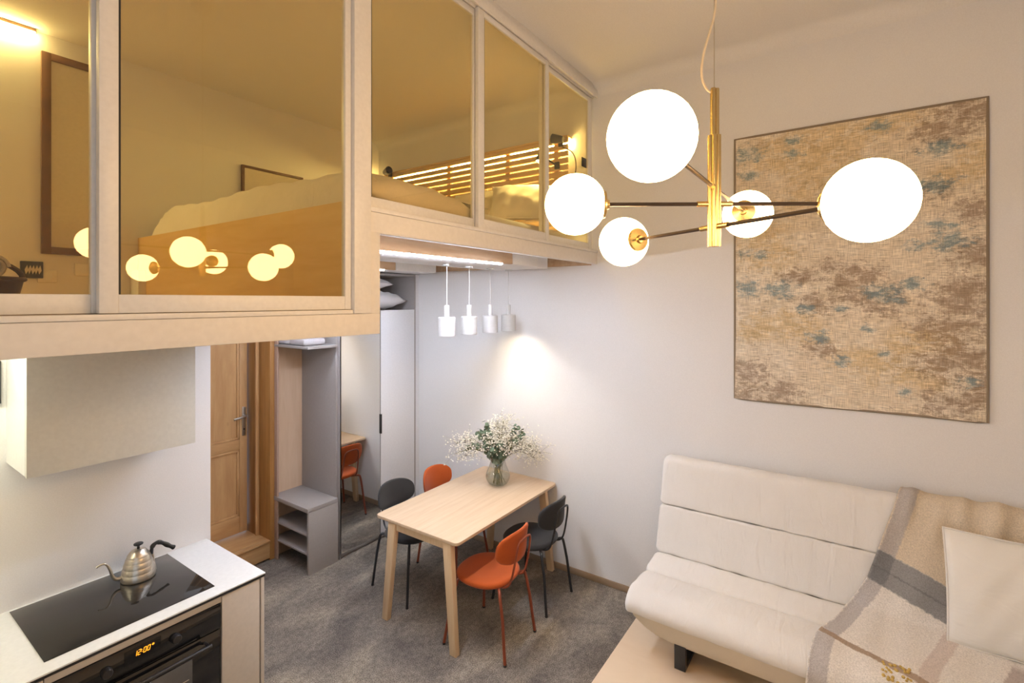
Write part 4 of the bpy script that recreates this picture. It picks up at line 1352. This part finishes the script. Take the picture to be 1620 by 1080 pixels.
pad(rounded([(3.408, 0.585), (3.500, 0.887), (3.660, 0.865), (3.60, 0.560)], [0.025, 0.018, 0.03, 0.03]), SY0_, SY1_, 'sofa', 'back_pad', seed=2)
pad(rounded([(3.215, 0.475), (3.205, 0.562), (3.40, 0.602), (3.46, 0.56), (3.46, 0.475)], [0.02, 0.035, 0.05, 0.03, 0.02]), SY0_, SY1_, 'sofa', 'seat_pad', seed=3)
pad(rounded([(2.850, 0.455), (2.825, 0.510), (2.915, 0.585), (3.12, 0.572), (3.216, 0.545), (3.212, 0.462)], [0.018, 0.05, 0.06, 0.10, 0.02, 0.02]), SY0_, SY1_, 'sofa', 'seat_pad', seed=4)
# upholstered tub base, tapering at both ends
b = MB()
bm2 = bmesh.new()
lev = [(0.470, 2.856, SY1_ - 0.012, SY0_ + 0.012), (0.43, 2.868, SY1_ - 0.035, SY0_ + 0.035), (0.38, 2.884, SY1_ - 0.095, SY0_ + 0.095), (0.345, 2.898, SY1_ - 0.17, SY0_ + 0.17), (0.328, 2.915, SY1_ - 0.235, SY0_ + 0.235)]
rings = []
for z, x, ya, yb in lev:
    rc_ = 0.03
    xb = 3.60
    poly = rounded([(x, ya), (xb, ya), (xb, yb), (x, yb)], [0.05, 0.02, 0.02, 0.05], 5)
    rings.append([bm2.verts.new((p[0], p[1], z)) for p in poly])
for a, c in zip(rings, rings[1:]):
    for k in range(len(a)):
        bm2.faces.new((a[k], a[(k + 1) % len(a)], c[(k + 1) % len(a)], c[k]))
bm2.faces.new(rings[0]); bm2.faces.new(rings[-1][::-1])
b._add(bm2)
b.build('base', 'sofa_base', sf, smooth=50)
MB().prism(rounded([(3.55, 0.42), (3.60, 0.56), (3.68, 0.90), (3.70, 0.42)], 0.02), 'y', SY0_ + 0.06, SY1_ - 0.06).build('back_frame', 'sofa_base', sf)
for y in (0.83, -0.62):
    b = MB()
    b.box(2.90, 2.925, y - 0.032, y + 0.032, ZP, 0.34, 0.002)
    b.box(3.46, 3.485, y - 0.032, y + 0.032, ZP, 0.34, 0.002)
    b.box(2.925, 3.46, y - 0.032, y + 0.032, ZP, ZP + 0.02, 0.002)
    b.box(2.925, 3.46, y - 0.032, y + 0.032, 0.315, 0.335, 0.002)
    b.build('leg', 'dark', sf)

# throw draped over the sofa
pr = [(3.752, 1.02), (3.748, 1.15), (3.735, 1.20), (3.66, 1.222), (3.587, 1.203), (3.548, 1.05), (3.50, 0.89), (3.448, 0.73), (3.405, 0.625), (3.36, 0.602), (3.21, 0.578), (3.08, 0.584), (2.95, 0.585), (2.875, 0.565), (2.828, 0.515), (2.832, 0.44), (2.850, 0.37), (2.862, 0.30)]
prs = [Vector((p[0], p[1], 0)) for p in pr]
prs = chaikin(prs, 2)
cum = [0]
for a, c in zip(prs, prs[1:]):
    cum.append(cum[-1] + (c - a).length)
# arclength zero = top rear edge (3.735, 1.20)
S_OFF = min(zip(cum, prs), key=lambda t: (t[1] - Vector((3.735, 1.20, 0))).length)[0]
def prof_at(s):
    s += S_OFF
    s = max(0, min(cum[-1] - 1e-5, s))
    for i in range(len(cum) - 1):
        if cum[i + 1] >= s:
            t = (s - cum[i]) / (cum[i + 1] - cum[i])
            p = prs[i].lerp(prs[i + 1], t)
            d = (prs[i + 1] - prs[i]).normalized()
            return p, Vector((-abs(d.y) if True else 0, 0, 0)) * 0 + Vector((d.y, -d.x, 0))
LE = [(-0.20, -0.26), (0.0, -0.235), (0.104, -0.209), (0.382, -0.125), (0.6, -0.057), (0.776, 0.038), (1.075, 0.145), (1.152, 0.17), (1.32, 0.193), (1.419, 0.199), (1.7, 0.20)]
def left_y(s):
    for (a, ya), (c, yc) in zip(LE, LE[1:]):
        if s <= c:
            return ya + (yc - ya) * max(0, (s - a)) / (c - a)
    return LE[-1][1]
S0, S1 = -0.16, cum[-1] - S_OFF - 0.004
UW = 1.15
def throw_fn(off):
    def f(a, c):
        s = S0 + (S1 - S0) * a
        u = c * UW
        p, nrm = prof_at(s)
        if nrm.x > 0 and s > 0.1:
            nrm = -nrm
        y = left_y(s) - u
        w = 0.006 + 0.004 * math.sin(19 * u + 6 * s) + 0.003 * math.sin(37 * u - 11 * s)
        # folds gathered near the top edge
        fold = math.exp(-((s - 0.18) / 0.16) ** 2) * (0.011 * math.sin(30 * u + 5 * s) + 0.008 * math.sin(52 * u - 9 * s)) * min(1, u / 0.08)
        lip = 0.006 * math.exp(-(u / 0.012) ** 2)
        d = 0.010 + max(0, w + fold + lip) + off
        n2 = Vector((-1, 0, 0.0)) if s > 0.25 else Vector((nrm.x, nrm.y, 0))
        nx, nz = nrm.x, nrm.y
        # outward normal: away from the sofa body centre (3.3, 0.4)
        o_ = Vector((p.x - 3.62, p.y - 0.45, 0))
        if nx * o_.x + nz * o_.y < 0:
            nx, nz = -nx, -nz
        x = p.x + nx * d
        return (min(x, XW - 0.006), y, p.y + nz * d)
    return f
b = MB()
def uvt(a, c):
    s = S0 + (S1 - S0) * a
    u = c * UW
    return (u, s - 0.33 * u)
b.grid(throw_fn(0.0), 110, 90, uvt)
th = b.build('throw_blanket', 'throw', smooth=70)
md_ = th.modifiers.new('thick', 'SOLIDIFY')
md_.thickness = 0.006
md_.offset = 0
recenter(th)
tag(th, 'woven cream throw with grey and brown stripes draped over the sofa', 'throw')
# gold bead decoration
b = MB()
rnd2 = random.Random(5)
for k in range(34):
    s = 1.225 + rnd2.uniform(-0.03, 0.06)
    u = left_y(s) + 0.155 + rnd2.uniform(-0.05, 0.055)
    p = Vector(throw_fn(0.004)((s - S0) / (S1 - S0), u / UW))
    b.ico(p, rnd2.uniform(0.0055, 0.008), 2)
bo_ = b.build('beads', 'bead', th)
bo_['kind'] = 'stuff'
bo_['label'] = 'gold bead trimming sewn on the throw'
# cushion
q = Matrix(((0, 0.30, -0.954), (-1, 0, 0), (0, 0.954, 0.30))).to_euler()
cu = place_cushion('cushion', 'cushion', 'plain cream cushion leaning on the striped throw of the sofa', 'cushion', 0.56, 0.54, 0.15, (3.385, -0.665, 0.868), q, 31, None, 'sofa', 0.03, 0.55, 40)
